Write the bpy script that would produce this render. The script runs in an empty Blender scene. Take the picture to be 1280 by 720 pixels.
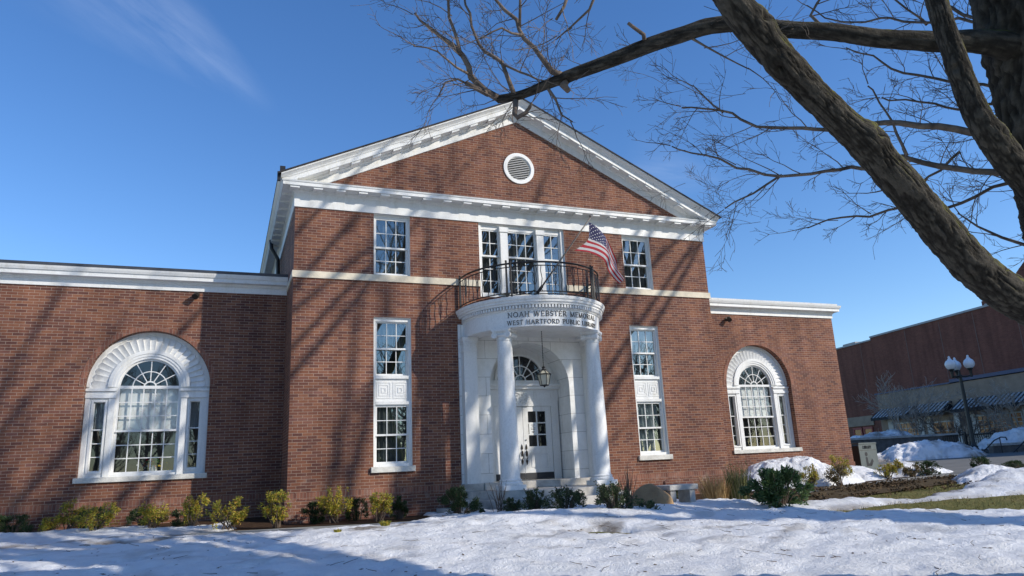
import bpy, bmesh, math, random
import numpy as np
from mathutils import Vector, Matrix
from mathutils.geometry import tessellate_polygon
random.seed(7)
rng = np.random.default_rng(11)
PI = math.pi
SC = bpy.context.scene
COL = SC.collection

# ------------------------------------------------------------------ camera
cam_d = bpy.data.cameras.new('camera'); cam = bpy.data.objects.new('camera', cam_d); COL.objects.link(cam)
cam_d.sensor_width = 36.0; cam_d.lens = 25.0914; cam_d.clip_start = 0.1; cam_d.clip_end = 4000
CR = Vector((0.92932, -0.36644, -0.04578)); CU = Vector((-0.04818, -0.24322, 0.96877)); CF = Vector((0.36613, 0.89809, 0.24368))
cam.matrix_world = Matrix(((CR.x, CU.x, -CF.x, -6.98132), (CR.y, CU.y, -CF.y, -16.25501), (CR.z, CU.z, -CF.z, 1.00796), (0, 0, 0, 1)))
SC.camera = cam

# ------------------------------------------------------------------ sky, sun, exposure
SUN_TO = Vector((1.09, -1.0, 0.80)).normalized()
world = bpy.data.worlds.new('World'); SC.world = world; world.use_nodes = True
wn = world.node_tree.nodes; wl = world.node_tree.links
wn.clear()
w_out = wn.new('ShaderNodeOutputWorld'); w_bg = wn.new('ShaderNodeBackground'); w_sky = wn.new('ShaderNodeTexSky')
w_sky.sky_type = 'NISHITA'; w_sky.sun_disc = False
w_sky.sun_elevation = math.asin(SUN_TO.z); w_sky.sun_rotation = math.atan2(SUN_TO.x, SUN_TO.y)
w_sky.altitude = 0; w_sky.air_density = 1.0; w_sky.dust_density = 0.2; w_sky.ozone_density = 3.0
w_bg.inputs['Strength'].default_value = 0.143
w_hs = wn.new('ShaderNodeHueSaturation'); w_hs.inputs['Saturation'].default_value = 1.22; w_hs.inputs['Hue'].default_value = .508; wl.new(w_sky.outputs['Color'], w_hs.inputs['Color'])
# thin cirrus wisps, placed by direction in the sky
tc = wn.new('ShaderNodeTexCoord')
def w_math(op, a, b=None, clamp=False):
    n = wn.new('ShaderNodeMath'); n.operation = op; n.use_clamp = clamp
    for i, x in enumerate((a, b)):
        if x is None: continue
        if isinstance(x, (int, float)): n.inputs[i].default_value = x
        else: wl.new(x, n.inputs[i])
    return n.outputs[0]
def w_dot(vec):
    n = wn.new('ShaderNodeVectorMath'); n.operation = 'DOT_PRODUCT'
    wl.new(tc.outputs['Generated'], n.inputs[0]); n.inputs[1].default_value = vec
    return n.outputs['Value']
def wisp(a, b, width, seed, amt):
    a = Vector(a).normalized(); b = Vector(b).normalized()
    nrm = a.cross(b).normalized(); mid = (a + b).normalized(); along = (b - a).normalized(); L = (b - a).length / 2
    acr = w_math('ABSOLUTE', w_dot(nrm))
    s = w_math('SUBTRACT', w_dot(along), float(mid.dot(along)))
    taper = w_math('SUBTRACT', 1.0, w_math('DIVIDE', w_math('ADD', s, L), 2.6 * L), True)
    wdt = w_math('MULTIPLY', taper, width)
    m1 = w_math('SUBTRACT', 1.0, w_math('DIVIDE', acr, w_math('ADD', wdt, 0.004)), True)
    m2 = w_math('POWER', w_math('SUBTRACT', 1.0, w_math('POWER', w_math('DIVIDE', w_math('ABSOLUTE', s), L * 1.35), 2.0), True), 1.4)
    mp = wn.new('ShaderNodeMapping'); mp.vector_type = 'TEXTURE'
    q = Matrix((along, nrm, mid)).transposed().to_euler(); mp.inputs['Rotation'].default_value = q
    mp.inputs['Scale'].default_value = (0.22, 0.05, 0.2); mp.inputs['Location'].default_value = (seed, seed * .3, 0)
    wl.new(tc.outputs['Generated'], mp.inputs['Vector'])
    nz = wn.new('ShaderNodeTexNoise'); nz.inputs['Scale'].default_value = 1.0; nz.inputs['Detail'].default_value = 7; nz.inputs['Roughness'].default_value = .62
    wl.new(mp.outputs['Vector'], nz.inputs['Vector'])
    k = w_math('MULTIPLY', w_math('SUBTRACT', nz.outputs['Fac'], 0.34, True), 2.2, True)
    return w_math('MULTIPLY', w_math('MULTIPLY', w_math('MULTIPLY', m1, m2), k), amt)
f1 = wisp((-.20, .82, .60), (.01, .88, .48), .09, 1.3, .24)
f2 = wisp((.50, .77, .385), (.60, .72, .36), .05, 4.1, .22)
f3 = wisp((-.40, .90, .20), (-.05, .97, .22), .05, 7.7, .18)
ft = w_math('ADD', w_math('ADD', f1, f2), f3, True)
w_mix = wn.new('ShaderNodeMix'); w_mix.data_type = 'RGBA'
wl.new(ft, w_mix.inputs['Factor']); wl.new(w_hs.outputs['Color'], w_mix.inputs['A']); w_mix.inputs['B'].default_value = (5.6, 6.2, 7.4, 1)
wl.new(w_mix.outputs['Result'], w_bg.inputs['Color'])
wl.new(w_bg.outputs['Background'], w_out.inputs['Surface'])

sun_d = bpy.data.lights.new('sun', 'SUN'); sun_d.energy = 3.4; sun_d.angle = math.radians(.45); sun_d.color = (1.0, .93, .82)
sun = bpy.data.objects.new('sun', sun_d); COL.objects.link(sun); sun.location = (30, -30, 30)
sun.rotation_euler = SUN_TO.to_track_quat('Z', 'Y').to_euler()
vs = SC.view_settings; vs.view_transform = 'Standard'; vs.look = 'None'; vs.gamma = 1.0; vs.exposure = 0.44
vs.use_curve_mapping = False
SC.cycles.max_bounces = 6; SC.cycles.transparent_max_bounces = 12

# ------------------------------------------------------------------ materials
def new_mat(name):
    m = bpy.data.materials.new(name); m.use_nodes = True
    nt = m.node_tree; b = nt.nodes['Principled BSDF']
    return m, nt, b
def N(nt, t, **kw):
    n = nt.nodes.new(t)
    for k, v in kw.items():
        if k in n.inputs: n.inputs[k].default_value = v
        else: setattr(n, k, v)
    return n
def rgba(c): return (c[0], c[1], c[2], 1)
def ramp(nt, src, stops):
    r = nt.nodes.new('ShaderNodeValToRGB'); cr = r.color_ramp
    while len(cr.elements) < len(stops): cr.elements.new(.5)
    for e, (p, c) in zip(cr.elements, stops): e.position = p; e.color = rgba(c)
    nt.links.new(src, r.inputs['Fac']); return r.outputs['Color']
def mixc(nt, fac, a, b, mode='MIX'):
    n = nt.nodes.new('ShaderNodeMix'); n.data_type = 'RGBA'; n.blend_type = mode
    for s, x in (('Factor', fac), ('A', a), ('B', b)):
        if isinstance(x, (int, float)): n.inputs[s].default_value = x
        elif isinstance(x, tuple): n.inputs[s].default_value = rgba(x)
        else: nt.links.new(x, n.inputs[s])
    return n.outputs['Result']
def add_bump(nt, b, h, strength=.3, dist=.01):
    bp = nt.nodes.new('ShaderNodeBump'); bp.inputs['Strength'].default_value = strength; bp.inputs['Distance'].default_value = dist
    nt.links.new(h, bp.inputs['Height']); nt.links.new(bp.outputs['Normal'], b.inputs['Normal'])
def obj_coord(nt, scale=(1, 1, 1)):
    t = nt.nodes.new('ShaderNodeTexCoord'); mp = nt.nodes.new('ShaderNodeMapping'); mp.inputs['Scale'].default_value = scale
    nt.links.new(t.outputs['Object'], mp.inputs['Vector']); return mp.outputs['Vector']

def plain(name, c, rough=.6, var=.15, nscale=3.0, bump=0, metal=0, spec=.5, c2=None):
    m, nt, b = new_mat(name)
    v = obj_coord(nt)
    n1 = N(nt, 'ShaderNodeTexNoise', Scale=nscale, Detail=6.0, Roughness=.65); nt.links.new(v, n1.inputs['Vector'])
    lo = c2 if c2 else tuple(x * (1 - var) for x in c); hi = tuple(min(.9, x * (1 + var * .6)) for x in c) if not c2 else c
    nt.links.new(ramp(nt, n1.outputs['Fac'], [(.3, lo), (.7, hi)]), b.inputs['Base Color'])
    b.inputs['Roughness'].default_value = rough; b.inputs['Metallic'].default_value = metal; b.inputs['Specular IOR Level'].default_value = spec
    if bump:
        n2 = N(nt, 'ShaderNodeTexNoise', Scale=nscale * 9, Detail=5.0); nt.links.new(v, n2.inputs['Vector'])
        add_bump(nt, b, n2.outputs['Fac'], bump, .02)
    return m

def brick_mat(name, cols, mortar, soldier=False, stain=.35, lw=.198, lh=.0645):
    m, nt, b = new_mat(name)
    uv = nt.nodes.new('ShaderNodeUVMap')
    mp = N(nt, 'ShaderNodeMapping')
    nt.links.new(uv.outputs['UV'], mp.inputs['Vector'])
    W_ = .0677 if soldier else lw + .0095; H_ = .145 if soldier else lh
    t1 = N(nt, 'ShaderNodeTexBrick'); t1.offset = 0 if soldier else .5; t1.offset_frequency = 2
    t1.inputs['Scale'].default_value = 1; t1.inputs['Brick Width'].default_value = W_; t1.inputs['Row Height'].default_value = H_
    t1.inputs['Mortar Size'].default_value = .0045; t1.inputs['Mortar Smooth'].default_value = .25
    nt.links.new(mp.outputs['Vector'], t1.inputs['Vector'])
    # a random number for every single brick
    def mt(op, a, c=None):
        n = nt.nodes.new('ShaderNodeMath'); n.operation = op
        for i_, x_ in enumerate((a, c)):
            if x_ is None: continue
            if isinstance(x_, (int, float)): n.inputs[i_].default_value = x_
            else: nt.links.new(x_, n.inputs[i_])
        return n.outputs[0]
    sp = nt.nodes.new('ShaderNodeSeparateXYZ'); nt.links.new(mp.outputs['Vector'], sp.inputs[0])
    row = mt('FLOOR', mt('DIVIDE', sp.outputs['Y'], H_))
    par = mt('MULTIPLY', mt('SUBTRACT', 1.0, mt('FLOORED_MODULO', row, 2.0)), 0.0 if soldier else .5)
    colm = mt('FLOOR', mt('ADD', mt('DIVIDE', sp.outputs['X'], W_), par))
    cb_ = nt.nodes.new('ShaderNodeCombineXYZ'); nt.links.new(colm, cb_.inputs[0]); nt.links.new(row, cb_.inputs[1])
    wnz = nt.nodes.new('ShaderNodeTexWhiteNoise'); wnz.noise_dimensions = '2D'; nt.links.new(cb_.outputs[0], wnz.inputs['Vector'])
    k_ = len(cols)
    c = ramp(nt, wnz.outputs['Value'], [(i_ / (k_ - 1), q) for i_, q in enumerate(cols)])
    c = mixc(nt, t1.outputs['Fac'], c, mortar)
    nz = N(nt, 'ShaderNodeTexNoise', Scale=.55, Detail=5.0, Roughness=.6); nt.links.new(mp.outputs['Vector'], nz.inputs['Vector'])
    st = ramp(nt, nz.outputs['Fac'], [(.3, (1 - stain, 1 - stain, 1 - stain * .95)), (.7, (1.0, 1.0, 1.0))])
    c = mixc(nt, 1.0, c, st, 'MULTIPLY')
    # lime bloom and damp low on the wall
    ne = N(nt, 'ShaderNodeTexNoise', Scale=2.6, Detail=8.0, Roughness=.75); nt.links.new(mp.outputs['Vector'], ne.inputs['Vector'])
    lowm = nt.nodes.new('ShaderNodeMapRange'); lowm.inputs['From Min'].default_value = 1.15; lowm.inputs['From Max'].default_value = .25; nt.links.new(sp.outputs['Y'], lowm.inputs['Value'])
    bl = mt('MULTIPLY', lowm.outputs['Result'], mt('MULTIPLY', mt('SUBTRACT', ne.outputs['Fac'], .56), 5.0)); blc = nt.nodes.new('ShaderNodeClamp'); nt.links.new(bl, blc.inputs['Value']); blc.inputs['Max'].default_value = .45
    c = mixc(nt, blc.outputs[0], c, (.42, .36, .31))
    mpv = N(nt, 'ShaderNodeMapping'); mpv.inputs['Scale'].default_value = (1.3, .16, 1); nt.links.new(mp.outputs['Vector'], mpv.inputs['Vector'])
    nv = N(nt, 'ShaderNodeTexNoise', Scale=1.6, Detail=5.0, Roughness=.6); nt.links.new(mpv.outputs['Vector'], nv.inputs['Vector'])
    c = mixc(nt, 1.0, c, ramp(nt, nv.outputs['Fac'], [(.34, (.74, .72, .72)), (.58, (1.04, 1.03, 1.0))]), 'MULTIPLY')
    n3 = N(nt, 'ShaderNodeTexNoise', Scale=60.0, Detail=3.0); nt.links.new(mp.outputs['Vector'], n3.inputs['Vector'])
    c = mixc(nt, .35, c, ramp(nt, n3.outputs['Fac'], [(.3, (.55, .55, .55)), (.7, (1.2, 1.2, 1.2))]), 'MULTIPLY')
    nt.links.new(c, b.inputs['Base Color']); b.inputs['Roughness'].default_value = .85; b.inputs['Specular IOR Level'].default_value = .25
    inv = nt.nodes.new('ShaderNodeMath'); inv.operation = 'SUBTRACT'; inv.inputs[0].default_value = 1; nt.links.new(t1.outputs['Fac'], inv.inputs[1])
    add_bump(nt, b, inv.outputs[0], .5, .008)
    return m

M = {}
M['brick'] = brick_mat('red_brick', ((.140, .060, .048), (.178, .072, .051), (.215, .086, .055), (.25, .102, .060), (.285, .122, .070), (.208, .092, .073)), (.46, .36, .28))
M['soldier'] = brick_mat('soldier_brick', ((.19, .08, .06), (.26, .11, .075), (.31, .135, .09), (.35, .16, .105)), (.36, .27, .21), soldier=True)
M['far_brick'] = brick_mat('dark_red_brick', ((.19, .075, .056), (.22, .085, .062), (.25, .098, .070)), (.24, .14, .11), stain=.2)
def paint_mat(name, c, streak=.12, rough=.5):
    m, nt, b = new_mat(name)
    v = obj_coord(nt, (2.2, 2.2, .5)); v2 = obj_coord(nt, (9, 9, 9))
    n1 = N(nt, 'ShaderNodeTexNoise', Scale=2.0, Detail=7.0, Roughness=.7); nt.links.new(v, n1.inputs['Vector'])
    n2 = N(nt, 'ShaderNodeTexNoise', Scale=3.0, Detail=6.0, Roughness=.7); nt.links.new(v2, n2.inputs['Vector'])
    c1 = ramp(nt, n1.outputs['Fac'], [(.28, tuple(x * (1 - streak * 1.6) * y for x, y in zip(c, (1, .98, .93)))), (.5, c), (.75, c)])
    c2 = ramp(nt, n2.outputs['Fac'], [(.3, (1 - streak, 1 - streak, 1 - streak)), (.55, (1, 1, 1))])
    nt.links.new(mixc(nt, 1.0, c1, c2, 'MULTIPLY'), b.inputs['Base Color'])
    b.inputs['Roughness'].default_value = rough
    add_bump(nt, b, n2.outputs['Fac'], .12, .006)
    return m
M['white'] = paint_mat('white_paint', (.73, .73, .71), .10)
M['worn_white'] = paint_mat('worn_white_paint', (.74, .74, .725), .15)
def ashlar_mat():
    m, nt, b = new_mat('white_ashlar_panel')
    uv = nt.nodes.new('ShaderNodeUVMap')
    t = N(nt, 'ShaderNodeTexBrick'); t.offset = .32
    t.inputs['Scale'].default_value = 1; t.inputs['Brick Width'].default_value = .88; t.inputs['Row Height'].default_value = .45
    t.inputs['Mortar Size'].default_value = .0045; t.inputs['Mortar Smooth'].default_value = .1
    t.inputs['Color1'].default_value = (.80, .80, .78, 1); t.inputs['Color2'].default_value = (.77, .77, .75, 1); t.inputs['Mortar'].default_value = (.30, .29, .27, 1)
    nt.links.new(uv.outputs['UV'], t.inputs['Vector'])
    n2 = N(nt, 'ShaderNodeTexNoise', Scale=5.0, Detail=7.0, Roughness=.7); nt.links.new(obj_coord(nt), n2.inputs['Vector'])
    c = mixc(nt, 1.0, t.outputs['Color'], ramp(nt, n2.outputs['Fac'], [(.3, (.85, .85, .83)), (.6, (1, 1, 1))]), 'MULTIPLY')
    nt.links.new(c, b.inputs['Base Color']); b.inputs['Roughness'].default_value = .5
    return m
M['ashlar'] = ashlar_mat()
M['stone'] = plain('weathered_limestone', (.68, .60, .46), .8, .3, 2.5, .3)
M['sill_stone'] = plain('weathered_sill', (.66, .64, .58), .8, .3, 4, .3)
M['step_stone'] = plain('step_stone', (.50, .47, .42), .8, .45, 2.2, .4)
M['iron'] = plain('black_iron', (.012, .012, .013), .45, .3, 8)
M['roof'] = plain('dark_shingle', (.035, .033, .035), .9, .4, 14, .5)
M['lead'] = plain('dark_metal_edging', (.07, .08, .10), .5, .3, 4)
M['louvre_dark'] = plain('shaded_void', (.02, .02, .02), .9, .1)
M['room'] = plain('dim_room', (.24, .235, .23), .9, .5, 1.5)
M['blind'] = plain('white_blind', (.74, .75, .74), .8, .06, 2)
M['curtain'] = plain('grey_curtain', (.42, .44, .45), .9, .25, 5)
M['greying_curtain'] = plain('added_greying_curtain', (.13, .135, .135), .9, .3, 4)  # curtain added behind the block's panes to lift their black reflections to grey
M['letter'] = plain('dark_bronze_letter', (.06, .045, .03), .5, .3, 6)
M['bronze'] = plain('dark_bronze', (.03, .022, .016), .4, .3, 6, 0, .4)
M['paper'] = plain('notice_paper', (.75, .76, .74), .8, .05)
M['pole_grey'] = plain('weathered_pole', (.16, .14, .12), .55, .25, 5)
M['lantern_glass'] = plain('frosted_lantern_glass', (.52, .49, .38), .3, .12, 3)
M['rubber'] = plain('black_kick_plate', (.03, .03, .033), .6, .3)
def glass_mat(name, tint, ior, opaque=None, refl=(.88, .93, .95)):
    m = bpy.data.materials.new(name); m.use_nodes = True; nt = m.node_tree; nt.nodes.clear()
    o = nt.nodes.new('ShaderNodeOutputMaterial'); mx = nt.nodes.new('ShaderNodeMixShader'); gl = nt.nodes.new('ShaderNodeBsdfGlossy')
    lw = nt.nodes.new('ShaderNodeLayerWeight'); lw.inputs['Blend'].default_value = .5
    pw = nt.nodes.new('ShaderNodeMath'); pw.operation = 'POWER'; pw.inputs[1].default_value = 4.0; nt.links.new(lw.outputs['Facing'], pw.inputs[0])
    f0 = ((ior - 1) / (ior + 1)) ** 2
    fr = nt.nodes.new('ShaderNodeMath'); fr.operation = 'MULTIPLY_ADD'; fr.inputs[1].default_value = 1 - f0; fr.inputs[2].default_value = f0; nt.links.new(pw.outputs[0], fr.inputs[0])
    gl.inputs['Roughness'].default_value = .012; gl.inputs['Color'].default_value = rgba(refl)
    n = N(nt, 'ShaderNodeTexNoise', Scale=2.2, Detail=1.0); nt.links.new(obj_coord(nt), n.inputs['Vector'])
    bp = nt.nodes.new('ShaderNodeBump'); bp.inputs['Strength'].default_value = .04; bp.inputs['Distance'].default_value = .02
    nt.links.new(n.outputs['Fac'], bp.inputs['Height']); nt.links.new(bp.outputs['Normal'], gl.inputs['Normal'])
    if opaque:
        d = nt.nodes.new('ShaderNodeBsdfDiffuse'); d.inputs['Color'].default_value = rgba(opaque)
    else:
        d = nt.nodes.new('ShaderNodeBsdfTransparent'); d.inputs['Color'].default_value = rgba(tint)
    nt.links.new(fr.outputs[0], mx.inputs[0]); nt.links.new(d.outputs[0], mx.inputs[1]); nt.links.new(gl.outputs[0], mx.inputs[2])
    nt.links.new(mx.outputs[0], o.inputs['Surface'])
    return m
M['glass'] = glass_mat('window_glass', (.86, .87, .86), 1.8)
M['glass_hi'] = glass_mat('coated_window_glass', (.70, .76, .76), 3.0, None, (.78, .84, .82))
M['dark_glass'] = glass_mat('dark_glass', None, 1.6, (.012, .013, .015))

# ------------------------------------------------------------------ mesh helpers
class MB:
    def __init__(s): s.v = []; s.f = []; s.mi = []; s.uv_over = {}
    def face(s, pts, mi=0, uv=None):
        n = len(s.v); s.v += [tuple(p) for p in pts]; s.f.append(tuple(range(n, n + len(pts)))); s.mi.append(mi)
        if uv: s.uv_over[len(s.f) - 1] = uv
    def mesh(s, vs, fs, mi=0):
        n = len(s.v); s.v += [tuple(p) for p in vs]
        for f in fs: s.f.append(tuple(i + n for i in f)); s.mi.append(mi)
    def box(s, x0, x1, y0, y1, z0, z1, mi=0):
        if x0 > x1: x0, x1 = x1, x0
        v = [(x0, y0, z0), (x1, y0, z0), (x1, y1, z0), (x0, y1, z0), (x0, y0, z1), (x1, y0, z1), (x1, y1, z1), (x0, y1, z1)]
        s.mesh(v, [(0, 1, 5, 4), (1, 2, 6, 5), (2, 3, 7, 6), (3, 0, 4, 7), (4, 5, 6, 7), (3, 2, 1, 0)], mi)
    def tube(s, pts, rad, n=8, mi=0, cap=True):
        pts = [Vector(p) for p in pts]
        if isinstance(rad, (int, float)): rad = [rad] * len(pts)
        vs = []; up = None
        for i, p in enumerate(pts):
            d = (pts[min(i + 1, len(pts) - 1)] - pts[max(i - 1, 0)])
            if d.length < 1e-9: d = Vector((0, 0, 1))
            d.normalize()
            if up is None:
                up = d.orthogonal().normalized()
            else:
                up = (up - d * up.dot(d))
                up = up.normalized() if up.length > 1e-6 else d.orthogonal().normalized()
            sd = d.cross(up)
            for k in range(n):
                a = 2 * PI * k / n; vs.append(p + (up * math.cos(a) + sd * math.sin(a)) * rad[i])
        fs = []
        for i in range(len(pts) - 1):
            for k in range(n):
                a = i * n + k; b = i * n + (k + 1) % n; fs.append((a, b, b + n, a + n))
        if cap: fs.append(tuple(range(n))[::-1]); fs.append(tuple(range((len(pts) - 1) * n, len(pts) * n)))
        s.mesh(vs, fs, mi)
    def lathe(s, prof, c=(0, 0, 0), n=24, mi=0, axis='z', squash=1):
        vs = []
        for r, h in prof:
            for k in range(n):
                a = 2 * PI * k / n; x, y = r * math.cos(a), r * math.sin(a) * squash
                p = (x, y, h) if axis == 'z' else ((x, h, y) if axis == 'y' else (h, x, y))
                vs.append((c[0] + p[0], c[1] + p[1], c[2] + p[2]))
        fs = []
        for i in range(len(prof) - 1):
            for k in range(n):
                a = i * n + k; b = i * n + (k + 1) % n; fs.append((a, b, b + n, a + n))
        s.mesh(vs, fs, mi)
    def sweep(s, path, prof, mi=0, ends=True, closed_prof=False):
        """path: (x, y) points; prof: (outward d, z); outward is to the right of travel"""
        P = [Vector((p[0], p[1])) for p in path]; n = len(prof); vs = []
        for i, p in enumerate(P):
            ds = []
            if i > 0: ds.append((P[i] - P[i - 1]).normalized())
            if i < len(P) - 1: ds.append((P[i + 1] - P[i]).normalized())
            ns = [Vector((d.y, -d.x)) for d in ds]
            m = ns[0] if len(ns) == 1 else (ns[0] + ns[1]).normalized()
            k = 1 if len(ns) == 1 else 1 / max(.2, m.dot(ns[0]))
            for d, z in prof: q = p + m * d * k; vs.append((q.x, q.y, z))
        fs = []
        rg = range(n) if closed_prof else range(n - 1)
        for i in range(len(P) - 1):
            for j in rg:
                j2 = (j + 1) % n; fs.append((i * n + j, (i + 1) * n + j, (i + 1) * n + j2, i * n + j2))
        if ends: fs.append(tuple(range(n))); fs.append(tuple(range((len(P) - 1) * n, len(P) * n))[::-1])
        s.mesh(vs, fs, mi)
    def wall(s, outer, holes, y, depth=.12, mi=0, rmi=None, ax='y'):
        """vertical panel facing -y made of an outline with holes, reveals going back by depth"""
        polys = [[Vector((p[0], p[1], 0)) for p in outer]] + [[Vector((p[0], p[1], 0)) for p in h] for h in holes]
        flat = [p for q in polys for p in q]
        for t in tessellate_polygon(polys):
            a, b, c = (flat[i] for i in t)
            if (b - a).cross(c - a).z < 0: b, c = c, b
            s.face([(a.x, y, a.y), (b.x, y, b.y), (c.x, y, c.y)], mi)
        for h in holes:
            for i in range(len(h)):
                a, b = h[i], h[(i + 1) % len(h)]
                s.face([(a[0], y, a[1]), (b[0], y, b[1]), (b[0], y + depth, b[1]), (a[0], y + depth, a[1])], mi if rmi is None else rmi)
    def prism(s, poly, y0, y1, mi=0, sides=True, back=True):
        """outline in (x, z) extruded from y0 (front) to y1"""
        p = [Vector((a, b, 0)) for a, b in poly]
        for t in tessellate_polygon([p]):
            a, b, c = (p[i] for i in t)
            if (b - a).cross(c - a).z < 0: b, c = c, b
            s.face([(a.x, y0, a.y), (b.x, y0, b.y), (c.x, y0, c.y)], mi)
            if back: s.face([(c.x, y1, c.y), (b.x, y1, b.y), (a.x, y1, a.y)], mi)
        if sides:
            for i in range(len(poly)):
                a, b = poly[i], poly[(i + 1) % len(poly)]
                s.face([(a[0], y0, a[1]), (a[0], y1, a[1]), (b[0], y1, b[1]), (b[0], y0, b[1])], mi)
    def ring(s, outer, inner, y0, y1, mi=0):
        """band between two open outlines of equal length, in (x, z), given thickness"""
        n = len(outer)
        for i in range(n - 1):
            a, b, c, d = outer[i], outer[i + 1], inner[i + 1], inner[i]
            s.face([(a[0], y0, a[1]), (d[0], y0, d[1]), (c[0], y0, c[1]), (b[0], y0, b[1])], mi)
            s.face([(a[0], y0, a[1]), (b[0], y0, b[1]), (b[0], y1, b[1]), (a[0], y1, a[1])], mi)
            s.face([(d[0], y0, d[1]), (d[0], y1, d[1]), (c[0], y1, c[1]), (c[0], y0, c[1])], mi)
        for i in (0, n - 1):
            a, d = outer[i], inner[i]
            s.face([(a[0], y0, a[1]), (a[0], y1, a[1]), (d[0], y1, d[1]), (d[0], y0, d[1])], mi)
    def build(s, name, mats, parent=None, smooth=False, fixn=False, bevel=0, uv=True, offset=None):
        me = bpy.data.meshes.new(name)
        V = np.array(s.v, dtype=np.float64).reshape(-1, 3)
        base = np.zeros(3)
        if parent is not None:
            q = parent; acc = Vector((0, 0, 0))
            while q is not None: acc += q.location; q = q.parent
            base = np.array(acc)
        if not isinstance(mats, (list, tuple)): mats = [mats]
        me.from_pydata((V - base).tolist(), [], s.f)
        for m in mats: me.materials.append(M[m] if isinstance(m, str) else m)
        me.polygons.foreach_set('material_index', s.mi)
        if fixn:
            bm = bmesh.new(); bm.from_mesh(me); bmesh.ops.recalc_face_normals(bm, faces=bm.faces); bm.to_mesh(me); bm.free()
        if uv:
            ul = me.uv_layers.new(name='UVMap'); me.update()
            arr = np.zeros((len(me.loops), 2))
            for p in me.polygons:
                n = p.normal; ax, ay, az = abs(n.x), abs(n.y), abs(n.z)
                ov = s.uv_over.get(p.index) if not fixn else None
                for k, li in enumerate(p.loop_indices):
                    if ov: arr[li] = ov[k]; continue
                    w = V[me.loops[li].vertex_index]
                    if ay >= ax and ay >= az * .9: arr[li] = (w[0], w[2])
                    elif ax >= az * .9: arr[li] = (w[1] + .1, w[2])
                    else: arr[li] = (w[0], w[1])
            ul.data.foreach_set('uv', arr.ravel())
        if smooth:
            me.polygons.foreach_set('use_smooth', [True] * len(me.polygons))
        me.update()
        o = bpy.data.objects.new(name, me); COL.objects.link(o)
        if parent is not None: o.parent = parent
        if smooth == 'auto':
            me.polygons.foreach_set('use_smooth', [True] * len(me.polygons))
            bm = bmesh.new(); bm.from_mesh(me); bmesh.ops.remove_doubles(bm, verts=bm.verts, dist=1e-5)
            for e in bm.edges:
                if len(e.link_faces) == 2 and e.calc_face_angle(0) > .6: e.smooth = False
            bm.to_mesh(me); bm.free()
        if bevel:
            b = o.modifiers.new('bevel', 'BEVEL'); b.width = bevel; b.segments = 2; b.limit_method = 'ANGLE'
        return o
def empty(name, loc, label=None, cat=None, group=None):
    o = bpy.data.objects.new(name, None); COL.objects.link(o); o.location = loc; o.empty_display_size = .2
    if label: tag(o, label, cat, group)
    return o
def tag(o, label=None, cat=None, group=None, kind=None):
    if label: o['label'] = label
    if cat: o['category'] = cat
    if group: o['group'] = group
    if kind: o['kind'] = kind
    return o
def copy_thing(o, parent=None):
    c = o.copy(); COL.objects.link(c)
    if parent is not None: c.parent = parent
    for ch in [x for x in bpy.data.objects if x.parent == o]: copy_thing(ch, c)
    return c
def arc(cx, cz, r, a0, a1, n): return [(cx + r * math.cos(a0 + (a1 - a0) * i / n), cz + r * math.sin(a0 + (a1 - a0) * i / n)) for i in range(n + 1)]

# value noise for ground and snow
def vnoise(x, y, seed=0, per=None):
    xi = np.floor(x).astype(np.int64); yi = np.floor(y).astype(np.int64); fx = x - xi; fy = y - yi
    def h(a, b):
        if per: a = a % per
        n = (a * 374761393 + b * 668265263 + seed * 1442695041) & 0x7fffffff
        n = ((n ^ (n >> 13)) * 1274126177) & 0x7fffffff
        return ((n ^ (n >> 16)) & 0xffff) / 65535.0
    u = fx * fx * fx * (fx * (fx * 6 - 15) + 10); v = fy * fy * fy * (fy * (fy * 6 - 15) + 10)
    return (h(xi, yi) * (1 - u) + h(xi + 1, yi) * u) * (1 - v) + (h(xi, yi + 1) * (1 - u) + h(xi + 1, yi + 1) * u) * v
def fbm(x, y, seed=0, oct=5, gain=.5):
    t = 0; a = 1; s = 0
    for o in range(oct): t = t + a * vnoise(x * 2 ** o, y * 2 ** o, seed + o * 17); s += a; a *= gain
    return t / s
def zg(x, y):
    x = np.asarray(x, float); y = np.asarray(y, float)
    return .06 - .035 * np.clip(-y - 4, 0, 12) + .02 * np.clip(x - 3, 0, 42) + .05 * np.clip(y + .5, 0, 2) * (x < -5.6)
# ------------------------------------------------------------------ the library
W = 5.68; RC = 1.756; XE = 11.98
lib = empty('library_building', (0, 0, 0), 'brick library with white pediment, curved entrance portico and two low wings', 'building')

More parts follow.
